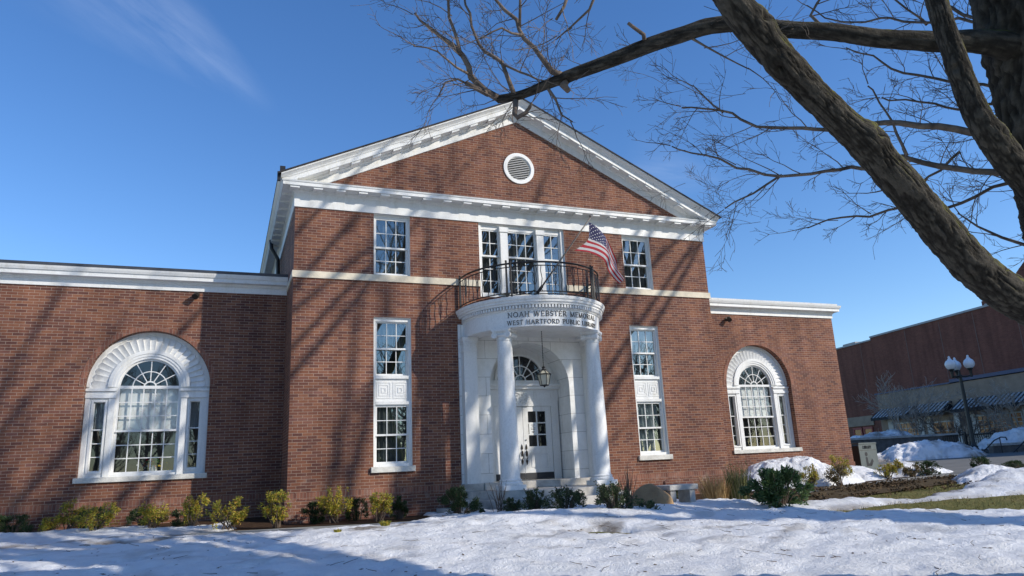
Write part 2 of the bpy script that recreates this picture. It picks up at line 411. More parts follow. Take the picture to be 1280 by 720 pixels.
def room(parent, x0, x1, z0, z1, y0, d=1.1):
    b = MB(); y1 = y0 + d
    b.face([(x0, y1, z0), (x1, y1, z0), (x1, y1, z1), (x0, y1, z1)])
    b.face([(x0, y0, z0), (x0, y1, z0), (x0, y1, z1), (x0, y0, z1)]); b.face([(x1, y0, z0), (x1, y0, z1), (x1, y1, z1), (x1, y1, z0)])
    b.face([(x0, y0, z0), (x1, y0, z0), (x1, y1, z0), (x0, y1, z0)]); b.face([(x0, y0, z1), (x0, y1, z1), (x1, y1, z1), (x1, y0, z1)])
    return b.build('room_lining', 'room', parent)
def sash(parent, x0, x1, z0, z1, y, cols, rows, fw=.042, mw=.017, glass='glass', blind=None):
    if x0 > x1: x0, x1 = x1, x0
    b = MB(); d = .045
    b.box(x0, x0 + fw, y, y + d, z0, z1); b.box(x1 - fw, x1, y, y + d, z0, z1)
    b.box(x0 + fw, x1 - fw, y + .002, y + d, z0, z0 + fw); b.box(x0 + fw, x1 - fw, y + .002, y + d, z1 - fw * .8, z1)
    gx0, gx1, gz0, gz1 = x0 + fw, x1 - fw, z0 + fw, z1 - fw * .8
    for i in range(1, cols):
        x = gx0 + (gx1 - gx0) * i / cols; b.box(x - mw / 2, x + mw / 2, y + .008, y + d - .006, gz0, gz1)
    for j in range(1, rows):
        z = gz0 + (gz1 - gz0) * j / rows; b.box(gx0, gx1, y + .010, y + d - .008, z - mw / 2, z + mw / 2)
    b.build('sash', 'white', parent)
    g = MB(); g.face([(gx0, y + .026, gz0), (gx1, y + .026, gz0), (gx1, y + .026, gz1), (gx0, y + .026, gz1)])
    g.build('pane', glass, parent)
    if blind:
        k = MB(); nseg = 24; amp = .0 if blind == 'blind' else .02
        for i in range(nseg):
            xa = gx0 + (gx1 - gx0) * i / nseg; xb = gx0 + (gx1 - gx0) * (i + 1) / nseg
            ya = y + .12 + amp * math.sin(i * 1.9); yb = y + .12 + amp * math.sin((i + 1) * 1.9)
            k.face([(xa, ya, gz0 - .03), (xb, yb, gz0 - .03), (xb, yb, gz1 + .03), (xa, ya, gz1 + .03)])
        k.build('blind' if blind == 'blind' else 'curtain', blind, parent)  # the darkest curtains are added ones that grey the black panes

# front wall of the central block, with openings
holes = []
for sx in (-1, 1):
    x0, x1 = sorted((sx * 2.98, sx * 3.86))
    holes.append([(x0, 5.575), (x1, 5.575), (x1, 7.105), (x0, 7.105)])
    holes.append([(x0, 1.155), (x1, 1.155), (x1, 4.55), (x0, 4.55)])
holes.append([(-1.2, 5.16), (1.2, 5.16), (1.2, 7.105), (-1.2, 7.105)])
holes.append([(-1.25, -.1), (1.25, -.1), (1.25, 4.04), (-1.25, 4.04)])
ovc = (0, 8.72)
holes.append(arc(ovc[0], ovc[1], .40, 0, 2 * PI, 32)[:-1])
RL = lambda x: 10.57 - .467 * abs(x)
b = MB()
b.wall([(-W, -.6), (W, -.6), (W, RL(W) - .03), (0, RL(0) - .03), (-W, RL(W) - .03)], holes, 0, .10, 0, 1)
for sx in (-1, 1):
    x = sx * W
    q = [(x, 0, -.6), (x, 13, -.6), (x, 13, 7.7), (x, 0, 7.7)]
    b.face(q if sx > 0 else q[::-1])
b.face([(-W, 13, -.6), (-W, 13, 7.7), (0, 13, 10.5), (W, 13, 7.7), (W, 13, -.6)])
b.build('wall', ['brick', 'white'], lib)
# soldier course and projecting base of the block
b = MB()
for (xa, xb) in ((-W - .02, -1.84), (1.84, W + .02)):
    b = MB(); b.box(xa, xb, -.022, .05, .545, .69); s_ = -1 if xa < 0 else 1; b.box(s_ * (W + .022), s_ * (W - .05), .05, RC - .02, .545, .69)
    b.build('soldier_course', 'soldier', lib)
for (xa, xb) in ((-W - .05, -1.86), (1.86, W + .05)):
    b = MB(); b.box(xa, xb, -.05, .06, -.6, .543); s_ = -1 if xa < 0 else 1; b.box(s_ * (W + .052), s_ * (W - .06), .06, RC - .05, -.6, .543)
    b.build('base_course', 'brick', lib)
# belt course
for xa, xb in ((-W - .03, -1.2), (1.2, W + .03)):
    b = MB(); b.box(xa, xb, -.032, .06, 5.41, 5.57); s_ = -1 if xa < 0 else 1; b.box(s_ * (W + .03), s_ * (W - .06), .06, RC - .3, 5.41, 5.57)
    b.build('belt_course', 'stone', lib)

# upper windows
for sx in (-1, 1):
    x0, x1 = sorted((sx * 2.98, sx * 3.86))
    b = MB(); y = .085
    b.box(x0, x0 + .035, y, y + .1, 5.575, 7.105); b.box(x1 - .035, x1, y, y + .1, 5.575, 7.105)
    b.box(x0 + .035, x1 - .035, y + .002, y + .1, 7.02, 7.105); b.box(x0 + .035, x1 - .035, y - .03, y + .1, 5.576, 5.62)
    w = b.build('window', 'white', lib)
    sash(w, x0 + .035, x1 - .035, 6.26, 7.02, .10, 3, 2, glass='glass_hi', blind='greying_curtain')
    sash(w, x0 + .035, x1 - .035, 5.62, 6.30, .148, 3, 2, glass='glass_hi', blind='greying_curtain')
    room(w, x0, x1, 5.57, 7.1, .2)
# tall two-tier windows below, with the carved panel between
for sx in (-1, 1):
    x0, x1 = sorted((sx * 2.98, sx * 3.86))
    b = MB(); y = .085
    b.box(x0, x0 + .055, y - .03, y + .1, 1.155, 4.55); b.box(x1 - .055, x1, y - .03, y + .1, 1.155, 4.55)
    b.box(x0 + .055, x1 - .055, y - .028, y + .1, 4.46, 4.55); b.box(x0 + .055, x1 - .055, y - .028, y + .1, 1.155, 1.22)
    b.box(x0 + .055, x1 - .055, y + .01, y + .1, 2.51, 3.20)
    b.box(x0 + .055, x1 - .055, y - .035, y + .02, 3.12, 3.19); b.box(x0 + .055, x1 - .055, y - .035, y + .02, 2.53, 2.60)
    for c in (-.19, .19):
        cx = sx * 3.42 + c; cz = 2.86
        for s, yy in ((.165, .002), (.115, .002), (.055, .0)):
            for (a0, a1, c0, c1) in ((-s, s, s - .022, s), (-s, s, -s, -s + .022), (-s, -s + .022, -s + .022, s - .022), (s - .022, s, -s + .022, s - .022)):
                b.box(cx + a0, cx + a1, y + yy, y + .02, cz + c0 * 1.15, cz + c1 * 1.15)
    w = b.build('window', 'white', lib)
    bl = 'curtain' if sx > 0 else 'greying_curtain'
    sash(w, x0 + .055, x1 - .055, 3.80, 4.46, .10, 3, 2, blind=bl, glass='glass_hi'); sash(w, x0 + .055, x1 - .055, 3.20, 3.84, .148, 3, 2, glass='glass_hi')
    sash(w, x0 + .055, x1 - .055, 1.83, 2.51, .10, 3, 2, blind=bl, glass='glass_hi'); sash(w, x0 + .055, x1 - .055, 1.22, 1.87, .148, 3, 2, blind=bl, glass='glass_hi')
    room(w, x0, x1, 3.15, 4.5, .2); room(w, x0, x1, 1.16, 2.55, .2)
    s = MB(); xs0, xs1 = sx * 3.42 - .5, sx * 3.42 + .5
    s.box(xs0, xs1, -.06, .09, 1.03, 1.153); s.build('sill', 'sill_stone', w, bevel=.008)
# triple window over the balcony
b = MB(); y = .085
b.box(-1.2, -1.12, y - .04, y + .1, 5.16, 7.105); b.box(1.12, 1.2, y - .04, y + .1, 5.16, 7.105)
b.box(-1.12, 1.12, y, y + .1, 6.96, 7.105); b.box(-1.12, 1.12, y - .02, y + .1, 5.162, 5.26)
for sx in (-1, 1):
    c = sx * .51; b.box(c - .1, c + .1, y - .075, y + .1, 5.262, 6.958); b.box(c - .125, c + .125, y - .10, y + .1, 6.90, 7.03); b.box(c - .12, c + .12, y - .09, y + .1, 5.262, 5.36)
w = b.build('window', 'white', lib)
for (xa, xb, n) in ((-1.12, -.61, 2), (-.41, .41, 3), (.61, 1.12, 2)):
    sash(w, xa, xb, 6.24, 6.96, .10, n, 2, glass='glass_hi', blind='greying_curtain'); sash(w, xa, xb, 5.26, 6.28, .148, n, 3, glass='glass_hi', blind='greying_curtain')
room(w, -1.2, 1.2, 5.16, 7.1, .2)
# round louvred vent in the gable
b = MB(); o_ = arc(0, 8.72, .437, 0, 2 * PI, 48); i_ = arc(0, 8.72, .345, 0, 2 * PI, 48)
b.ring(o_, i_, -.03, .12)
b.ring(arc(0, 8.72, .36, 0, 2 * PI, 48), arc(0, 8.72, .33, 0, 2 * PI, 48), -.012, .1)
v = b.build('round_vent', 'white', lib)
b = MB()
for i in range(12):
    z = 8.72 - .31 + .62 * (i + .5) / 12; hw = math.sqrt(max(.0, .338 ** 2 - (z - 8.72) ** 2))
    b.face([(-hw, .0, z - .022), (hw, .0, z - .022), (hw, .075, z + .03), (-hw, .075, z + .03)])
    b.face([(-hw, .0, z - .022), (-hw, .0, z - .010), (hw, .0, z - .010), (hw, .0, z - .022)][::-1])
b.build('louvre', 'white', v)
b = MB(); b.face([(p[0], .115, p[1]) for p in arc(0, 8.72, .35, 0, 2 * PI, 32)[:-1]]); b.build('vent_backing', 'louvre_dark', v)

# horizontal cornice of the block, carried back along both sides
prof = [(-.02, 7.105), (.028, 7.105), (.028, 7.43), (.075, 7.47), (.085, 7.515), (.30, 7.52), (.31, 7.52), (.31, 7.60), (.325, 7.605), (.335, 7.64), (.02, 7.675), (-.02, 7.675)]
b = MB(); b.sweep([(-W, 12.9), (-W, 0), (W, 0), (W, 12.9)], prof, closed_prof=True)
cor = b.build('cornice', 'white', lib, fixn=True)
# side gutters standing on the cornice
for pth in ([(-W, 12.9), (-W, -.30)], [(W, -.30), (W, 12.9)]):
    b = MB(); b.sweep(pth, [(.0, 7.62), (.335, 7.643), (.36, 7.66), (.41, 7.72), (.42, 7.76), (.0, 7.76)], closed_prof=True)
    b.build('gutter', 'white', lib, fixn=True)
# modillions
mm = MB(); mm.box(-.105, .105, -.285, -.03, 7.472, 7.518)
mod0 = mm.build('modillion', 'white', cor)
nm = 23
for i in range(nm):
    o = mod0 if i == 0 else mod0.copy()
    if i: COL.objects.link(o)
    o.location = (-5.72 + 11.44 * i / (nm - 1), 0, 0)
for sx in (-1, 1):
    for k in range(9):
        o = mod0.copy(); COL.objects.link(o); o.rotation_euler = (0, 0, sx * PI / 2); o.location = (sx * W, .35 + .52 * k, 0)
# raking cornices
rp = [(-.02, -.50), (.03, -.50), (.03, -.31), (.075, -.285), (.085, -.255), (.29, -.25), (.295, -.25), (.295, -.135), (.315, -.13), (.33, -.095), (.37, -.06), (.41, -.035), (.415, -.003), (-.02, -.003)]
def rake(name, sx):
    b = MB(); n = len(rp); vs = []; xs = [6.04 * (1 - i / 24) for i in range(25)]
    for x in xs:
        for d, h in rp: vs.append((sx * x, -d, max(RL(x) + h, 7.655 - (.0 if h > -.01 else 0))))
    fs = []
    for i in range(len(xs) - 1):
        for j in range(n):
            q = (i * n + j, (i + 1) * n + j, (i + 1) * n + (j + 1) % n, i * n + (j + 1) % n); fs.append(q)
    fs.append(tuple(range(n)))
    b.mesh(vs, fs); return b.build(name, 'white', lib, fixn=True)
for sx in (-1, 1):
    rk = rake('raking_cornice', sx)
    mb = MB(); s = -.467 * sx
    v = []
    for (xx) in (-.1, .1):
        for (yy, zz) in ((-.27, -.305), (-.035, -.305), (-.035, -.252), (-.27, -.252)): v.append((xx, yy, zz + s * xx))
    mb.mesh(v, [(0, 1, 2, 3), (7, 6, 5, 4), (0, 4, 5, 1), (1, 5, 6, 2), (2, 6, 7, 3), (3, 7, 4, 0)])
    m0 = mb.build('modillion', 'white', rk, fixn=True)
    for k in range(10):
        o = m0 if k == 0 else m0.copy()
        if k: COL.objects.link(o)
        x = .30 + .505 * k; o.location = (sx * x, 0, RL(x))
# gable roof
b = MB()
for sx in (-1, 1):
    v = []
    for (x, t) in ((0, 0), (6.10, 0)):
        for yy in (-.44, 13.2):
            for dz in (.0, .035): v.append((sx * x, yy, RL(x) + dz))
    b.mesh(v, [(0, 1, 3, 2), (4, 6, 7, 5), (0, 4, 5, 1), (2, 3, 7, 6), (1, 5, 7, 3), (0, 2, 6, 4)])
b.build('roof', 'roof', lib, fixn=True)
b = MB(); b.box(-6.12, -6.05, -.34, -.28, 7.58, 7.80); b.box(-6.07, -5.95, -.36, -.33, 7.79, 7.93); b.build('gutter_end', 'iron', lib)
b = MB(); b.tube([(-5.98, 4.2, 7.60), (-5.96, 4.2, 7.35), (-5.78, 4.2, 7.05), (-5.76, 4.2, 6.6), (-5.76, 4.2, 5.86)], .055, 8); b.build('downspout', 'iron', lib, smooth=True)

# ---- wings
def wing(sx):
    cx = sx * 8.59
    outl = [(cx - 1.26, 1.095), (cx + 1.26, 1.095)] + arc(cx, 3.17, 1.262, 0, PI, 40)
    b = MB()
    xa, xb = (W - .02, XE) if sx > 0 else (-19, -W + .02)
    b.wall([(xa, -.6), (xb, -.6), (xb, 5.45), (xa, 5.45)], [outl], RC, .25, 0, 0)
    if sx > 0: b.face([(XE, RC, -.6), (XE, 13, -.6), (XE, 13, 5.45), (XE, RC, 5.45)])
    else: b.face([(-19, 13, -.6), (-19, RC, -.6), (-19, RC, 5.45), (-19, 13, 5.45)])
    wo = b.build('wing_wall', ['brick', 'white'], lib)
    # base and soldier
    e0, e1 = (W + .05, XE + .05) if sx > 0 else (-19.05, -W - .05)
    b = MB(); b.box(e0, e1, RC - .05, RC + .05, -.6, .543)
    if sx > 0: b.box(XE - .05, XE + .051, RC + .05, 12.9, -.6, .543)
    b.build('base_course', 'brick', lib)
    b = MB(); b.box(e0 - .03 * sx, e1 - .028, RC - .022, RC + .04, .545, .69); b.build('soldier_course', 'soldier', lib)
    # brick arch ring round the window
    b = MB()
    n = 64; ri, ro = 1.262, 1.375
    for i in range(n):
        a0, a1 = PI * i / n, PI * (i + 1) / n; g = .06 / n
        p = [(cx + r * math.cos(a), RC - .012, 3.17 + r * math.sin(a)) for r, a in ((ri, a0 + g), (ro, a0 + g), (ro, a1 - g), (ri, a1 - g))]
        b.face(p[::-1] if False else [p[1], p[0], p[3], p[2]][::-1], 0)
    b.build('brick_arch', 'soldier', lib, fixn=False)
    # cornice
    pr = [(-.03, 5.40), (.03, 5.40), (.03, 5.53), (.06, 5.56), (.07, 5.60), (.20, 5.61), (.20, 5.70), (.225, 5.705), (.25, 5.76), (.26, 5.80), (-.03, 5.80)]
    pth = [(-19.0, RC), (-W - .0, RC)] if sx < 0 else [(W, RC), (XE, RC), (XE, 12.9)]
    b = MB(); b.sweep(pth, pr, closed_prof=True); b.build('cornice', 'white', lib, fixn=True)
    pr2 = [(-.3, 5.803), (.24 if sx < 0 else .16, 5.803), (.27 if sx < 0 else .18, 5.87), (-.3, 5.90)]
    b = MB(); b.sweep(pth, pr2, closed_prof=True); b.build('roof_edge', 'lead' if sx < 0 else 'worn_white', lib, fixn=True)
    b = MB(); xx0, xx1 = (-19, -W) if sx < 0 else (W, XE - .02)
    b.face([(xx0, RC, 5.83), (xx1, RC, 5.83), (xx1, 13, 5.83), (xx0, 13, 5.83)]); b.build('flat_roof', 'lead', lib)

    # the big arched window
    F = RC + .21
    cz = 3.17
    b = MB()
    sl = lambda s: [(cx + s * .86, 1.33), (cx + s * 1.09, 1.33), (cx + s * 1.09, 2.84), (cx + s * .86, 2.84)]
    cen = [(cx - .645, 1.26), (cx + .645, 1.26)] + arc(cx, cz, .645, 0, PI, 32)
    body = [(cx - 1.258, 1.21), (cx + 1.258, 1.21)] + arc(cx, cz, 1.26, 0, PI, 40)
    b.wall(body, [sl(-1), sl(1), cen], F, .10)
    # mouldings
    def rg(r0, r1, y0, a0=0, a1=PI): b.ring(arc(cx, cz, r0, a0, a1, 48), arc(cx, cz, r1, a0, a1, 48), y0, F + .02)
    rg(1.258, 1.19, F - .035); rg(.84, .76, F - .05); rg(.76, .70, F - .035); rg(.70, .645, F - .018)
    # scooped flutes
    nf = 25; sub = 6
    for i in range(nf):
        for k in range(sub):
            u0, u1 = k / sub, (k + 1) / sub
            a0 = PI - PI * (i + u0) / nf; a1 = PI - PI * (i + u1) / nf
            dy = lambda u: -.004 - .05 * (u ** 1.6)
            P = lambda r, a, y: (cx + r * math.cos(a), F + y, cz + r * math.sin(a))
            ro0, ro1 = 1.13 + .03 * math.sin(PI * u0), 1.13 + .03 * math.sin(PI * u1)
            b.face([P(.842, a0, dy(u0) * .5), P(.842, a1, dy(u1) * .5), P(ro1, a1, dy(u1)), P(ro0, a0, dy(u0))])
            b.face([P(ro0, a0, dy(u0)), P(ro1, a1, dy(u1)), P(ro1 + .01, a1, .0), P(ro0 + .01, a0, .0)])
        a1 = PI - PI * (i + 1) / nf
        b.face([P(.842, a1, -.027), P(.842, a1, -.002), P(1.13, a1, -.004), P(1.13, a1, -.054)])
    for s in (-1, 1):
        x0, x1 = sorted((cx + s * .66, cx + s * 1.262))
        b.box(x0, x1, F - .055, F + .01, 2.92, 2.99); b.box(x0 - .0, x1, F - .035, F + .01, 2.992, 3.07); b.box(x0 - .02, x1 + .01, F - .075, F + .01, 3.072, 3.125)
        # pilaster strips and sidelight mouldings
        x0, x1 = sorted((cx + s * .67, cx + s * .80)); b.box(x0, x1, F - .03, F + .01, 1.212, 2.918)
        x0, x1 = sorted((cx + s * 1.17, cx + s * 1.256)); b.box(x0, x1, F - .03, F + .01, 1.212, 2.918)
        for (p0, p1, q0, q1) in ((.82, .86, 1.29, 2.88), (1.09, 1.13, 1.29, 2.88)):
            x0, x1 = sorted((cx + s * p0, cx + s * p1)); b.box(x0, x1, F - .022, F + .01, q0, q1)
        x0, x1 = sorted((cx + s * .862, cx + s * 1.088)); b.box(x0, x1, F - .022, F + .01, 1.29, 1.33); b.box(x0, x1, F - .022, F + .01, 2.84, 2.88)
    w = b.build('window', 'white', lib)
    for s in (-1, 1):
        x0, x1 = sorted((cx + s * .86, cx + s * 1.09))
        sash(w, x0, x1, 2.22, 2.84, F + .03, 1, 1, fw=.022, blind='curtain'); sash(w, x0, x1, 1.33, 2.24, F + .06, 1, 3, fw=.022)
    sash(w, cx - .645, cx + .645, 2.17, 3.17, F + .03, 5, 3, fw=.045, mw=.02, blind='blind')
    sash(w, cx - .645, cx + .645, 1.26, 2.21, F + .075, 5, 3, fw=.045, mw=.02)
    # fanlight
    b = MB(); y = F + .03
    b.ring(arc(cx, cz, .645, 0, PI, 32), arc(cx, cz, .60, 0, PI, 32), y, y + .05)
    b.ring(arc(cx, cz, .365, 0, PI, 24), arc(cx, cz, .345, 0, PI, 24), y + .01, y + .04)
    b.ring(arc(cx, cz, .14, 0, PI, 16), arc(cx, cz, .11, 0, PI, 16), y + .01, y + .04)
    b.box(cx - .6, cx + .6, y, y + .045, cz - .002, cz + .03)
    for k in range(1, 6):
        a = PI * k / 6; c, s_ = math.cos(a), math.sin(a); t = .0095
        q = [(cx + c * .13 - s_ * t, cz + s_ * .13 + c * t), (cx + c * .13 + s_ * t, cz + s_ * .13 - c * t), (cx + c * .61 + s_ * t, cz + s_ * .61 - c * t), (cx + c * .61 - s_ * t, cz + s_ * .61 + c * t)]
        b.prism(q, y + .012, y + .038)
    b.build('fanlight', 'white', w)
    b = MB(); b.face([(p[0], y + .03, p[1]) for p in arc(cx, cz + .02, .6, 0, PI, 32)]); b.build('pane', 'glass', w)
    room(w, cx - 1.15, cx + 1.15, 1.22, 4.0, F + .13, 1.6)
    b = MB(); b.box(cx - 1.31, cx + 1.31, RC - .05, RC + .23, 1.096, 1.208); b.build('sill', 'sill_stone', w, bevel=.008)
wing(-1); wing(1)
# far-side flowers standing inside the left window
fl = empty('flower_vase', (-8.42, RC + .52, 1.235), 'vase of red, yellow and white flowers inside the left arched window', 'flowers')
b = MB(); b.lathe([(.05, 0), (.075, .08), (.05, .17), (.06, .2)], (-8.42, RC + .52, 1.235), 14); b.build('vase', 'blind', fl, smooth=True)
M['petal_red'] = plain('red_petal', (.45, .02, .03), .6, .3, 30); M['petal_yellow'] = plain('yellow_petal', (.6, .42, .03), .6, .3, 30); M['petal_white'] = plain('white_petal', (.7, .7, .66), .6, .1, 30); M['stem_green'] = plain('flower_stem', (.04, .10, .02), .6, .3, 20)
rr = random.Random(3)
for nm_, mt_, n_, ox in (('red_flower', 'petal_red', 26, -.03), ('yellow_flower', 'petal_yellow', 22, .12), ('white_flower', 'petal_white', 16, -.22), ('leaf', 'stem_green', 60, 0)):
    b = MB()
    for _ in range(n_):
        p = Vector((-8.42 + ox + rr.gauss(0, .09), RC + .52 + rr.gauss(0, .06), 1.49 + rr.gauss(0, .06) - abs(ox) * .3)); u = Vector((rr.gauss(0, 1), rr.gauss(0, 1), rr.gauss(0, 1))).normalized(); v_ = u.orthogonal().normalized(); s = .028
        b.face([p - u * s, p + v_ * s, p + u * s, p - v_ * s])
    b.build(nm_, mt_, fl)
# ------------------------------------------------------------------ entrance portico
CY = -.22; RF = 1.70
por = empty('entrance_portico', (0, 0, 0)); por.parent = lib
def bow(R, y_end=.0, n=56):
    p = [(-R, y_end)] + [(R * math.cos(a), CY + R * math.sin(a)) for a in [PI + PI * i / n for i in range(n + 1)]] + [(R, y_end)]
    return p
# white surround on the brick with the arched niche
NW, NS = 1.06, 2.95
niche = [(-NW, .2), (NW, .2)] + arc(0, NS, NW, 0, PI, 36)
b = MB(); b.wall([(-1.83, .3), (1.83, .3), (1.83, 4.42), (-1.83, 4.42)], [niche], -.04, .74)
for sx in (-1, 1):
    x = 1.83 * sx; q = [(x, -.04, .3), (x, .02, .3), (x, .02, 4.42), (x, -.04, 4.42)]; b.face(q if sx > 0 else q[::-1])
b.build('surround', 'ashlar', por)
b = MB(); b.face([(-1.2, .70, .2), (1.2, .70, .2), (1.2, .70, 4.1), (-1.2, .70, 4.1)]); b.build('niche_back', 'white', por)
# pilasters
for sx in (-1, 1):
    b = MB(); x0, x1 = sorted((sx * 1.45, sx * 1.78))
    b.box(x0, x1, -.28, -.04, .69, 4.072); b.box(x0 - .015, x1 + .015, -.30, -.04, 3.72, 3.745); b.box(x0 - .03, x1 + .03, -.31, -.04, 3.98, 4.07); b.box(x0 - .018, x1 + .018, -.30, -.04, 3.93, 3.978)
    for k in range(4):
        c = x0 + (x1 - x0) * (k + .5) / 4; b.lathe([(.0, -.292), (.03, -.29), (.034, -.28)], (c, 0, 3.89), 10, axis='y')
        b.box(c - .006, c + .006, -.286, -.27, 3.76, 3.86)
    b.build('pilaster', 'white', por)
    b = MB(); x0, x1 = sorted((sx * 1.40, sx * 1.86)); b.box(x0, x1, -.34, .0, .528, .69); b.build('pilaster_base', 'step_stone', por, bevel=.01)
# entablature
b = MB()
pe = [(-.40, 4.075), (-.02, 4.075), (0, 4.075), (0, 4.17), (.0, 4.19), (.0, 4.44), (.02, 4.455), (.022, 4.475), (.02, 4.48), (.02, 4.556), (.09, 4.56), (.095, 4.60), (.125, 4.615), (.13, 4.66), (.15, 4.675), (.165, 4.72), (.165, 4.745), (-.40, 4.75)]
b.sweep(bow(RF), pe, closed_prof=True)
ent = b.build('entablature', 'worn_white', por, fixn=True, smooth='auto')
b = MB()
nd = 74
for i in range(nd):
    a = PI + PI * (i + .5) / nd; r0, r1 = RF + .015, RF + .088; w_ = .5 * PI / nd * .52
    f = lambda r, da, z: (r * math.cos(a + da), CY + r * math.sin(a + da), z)
    v = [f(r0, -w_, 4.485), f(r1, -w_, 4.485), f(r1, w_, 4.485), f(r0, w_, 4.485), f(r0, -w_, 4.55), f(r1, -w_, 4.55), f(r1, w_, 4.55), f(r0, w_, 4.55)]
    b.mesh(v, [(1, 5, 6, 2), (0, 1, 2, 3), (0, 4, 5, 1), (2, 6, 7, 3)])
b.build('dentil_band', 'worn_white', por, fixn=False)
b = MB(); pts = bow(RF - .3)
b.face([(p[0], p[1], 4.15) for p in pts][::-1]); b.build('portico_ceiling', 'white', por)
b = MB(); b.face([(p[0], p[1], 4.752) for p in bow(RF + .15)]); b.build('balcony_floor', 'lead', por)

# columns
def column(sx):
    x, y = sx * 1.12, -1.27
    b = MB(); r0, r1 = .215, .165
    pr = [(r0 + .055, .64), (r0 + .06, .66), (r0 + .055, .69), (r0 + .03, .70), (r0 + .025, .715), (r0 + .035, .73), (r0 + .035, .745), (r0 + .01, .76), (r0, .79)]
    for i in range(1, 13):
        t = i / 12; pr.append((r0 - (r0 - r1) * t ** 1.7, .79 + (3.80 - .79) * t))
    pr += [(r1 + .012, 3.802), (r1 + .016, 3.82), (r1 + .012, 3.835), (r1, 3.838), (r1, 3.88), (r1 + .03, 3.90), (r1 + .045, 3.925), (r1 + .03, 3.95)]
    b.lathe(pr, (x, y, 0), 36)
    c = b.build('column', 'worn_white', por, smooth='auto')
    b = MB(); b.box(x - .265, x + .265, y - .265, y + .265, .53, .64); b.build('plinth', 'worn_white', c, bevel=.01)
    # ionic capital: abacus, four volutes, cushions
    b = MB(); ang = math.atan2(y - CY, x)
    b.box(-.22, .22, -.22, .22, 4.02, 4.074); b.box(-.205, .205, -.205, .205, 4.0, 4.022)
    b.box(-.18, .18, -.17, .17, 3.935, 4.002)
    for s1 in (-1, 1):
        for s2 in (-1, 1):
            pr = [(0, s2 * .205), (.03, s2 * .205), (.032, s2 * .195), (.045, s2 * .192), (.05, s2 * .20), (.072, s2 * .20), (.076, s2 * .18), (.055, s2 * .06), (.05, 0)]
            b.lathe(pr, (s1 * .165, 0, 3.935), 18, axis='y')
    rz = 0.0
    b.build('capital', 'worn_white', c, fixn=True, smooth='auto')
    cap = COL.objects[-1] if False else [o for o in bpy.data.objects if o.parent == c and o.name.startswith('capital')][0]
    cap.location = (x, y, 0); cap.rotation_euler = (0, 0, ang + PI / 2 if sx < 0 else ang + PI / 2)
    for p in cap.data.polygons: pass
for sx in (-1, 1): column(sx)

# steps
def bow_step(R, z0, z1):
    b = MB(); p = bow(R, .02, 40)
    b.face([(q[0], q[1], z1) for q in p])
    for i in range(len(p) - 1): b.face([(p[i][0], p[i][1], z0), (p[i + 1][0], p[i + 1][1], z0), (p[i + 1][0], p[i + 1][1], z1), (p[i][0], p[i][1], z1)])
    return b.build('step', 'step_stone', por)
bow_step(1.82, .36, .528); bow_step(2.14, .19, .358); bow_step(2.46, -.2, .188)
b = MB(); b.box(-1.39, 1.39, -.40, .69, .529, .69); b.build('threshold_step', 'step_stone', por, bevel=.012)

# door, transom and fanlight
dr = MB(); y = .64
dr.box(-.96, -.76, y - .02, .70, .69, 2.62); dr.box(.82, 1.02, y - .02, .70, .69, 2.62); dr.box(-.76, .82, y - .02, .70, 2.50, 2.62)
dr.box(-1.02, 1.05, y - .005, .70, 2.622, 2.93)
dr.box(.36, .86, y - .02, .66, 2.68, 2.70); dr.box(.36, .86, y - .02, .66, 2.86, 2.88); dr.box(.36, .38, y - .02, .66, 2.70, 2.86); dr.box(.84, .86, y - .02, .66, 2.70, 2.86)
dr.box(-1.055, 1.055, y - .10, .70, 2.93, 3.0); dr.box(-1.055, 1.055, y - .15, .70, 3.0, 3.06); dr.box(-1.055, 1.055, y - .05, .70, 3.062, 3.15)
df = dr.build('door_frame', 'white', por)
b = MB(); rr = random.Random(5)
b.box(-.17, .19, y - .05, y, 2.50, 2.86)
for i in range(40):
    px, pz = rr.uniform(-.14, .16), rr.uniform(2.56, 2.84); r_ = rr.uniform(.012, .03)
    b.lathe([(0, -r_), (r_ * .7, -r_ * .7), (r_, 0)], (px, y - .05, pz), 7, axis='y')
b.build('carved_panel', 'white', df)
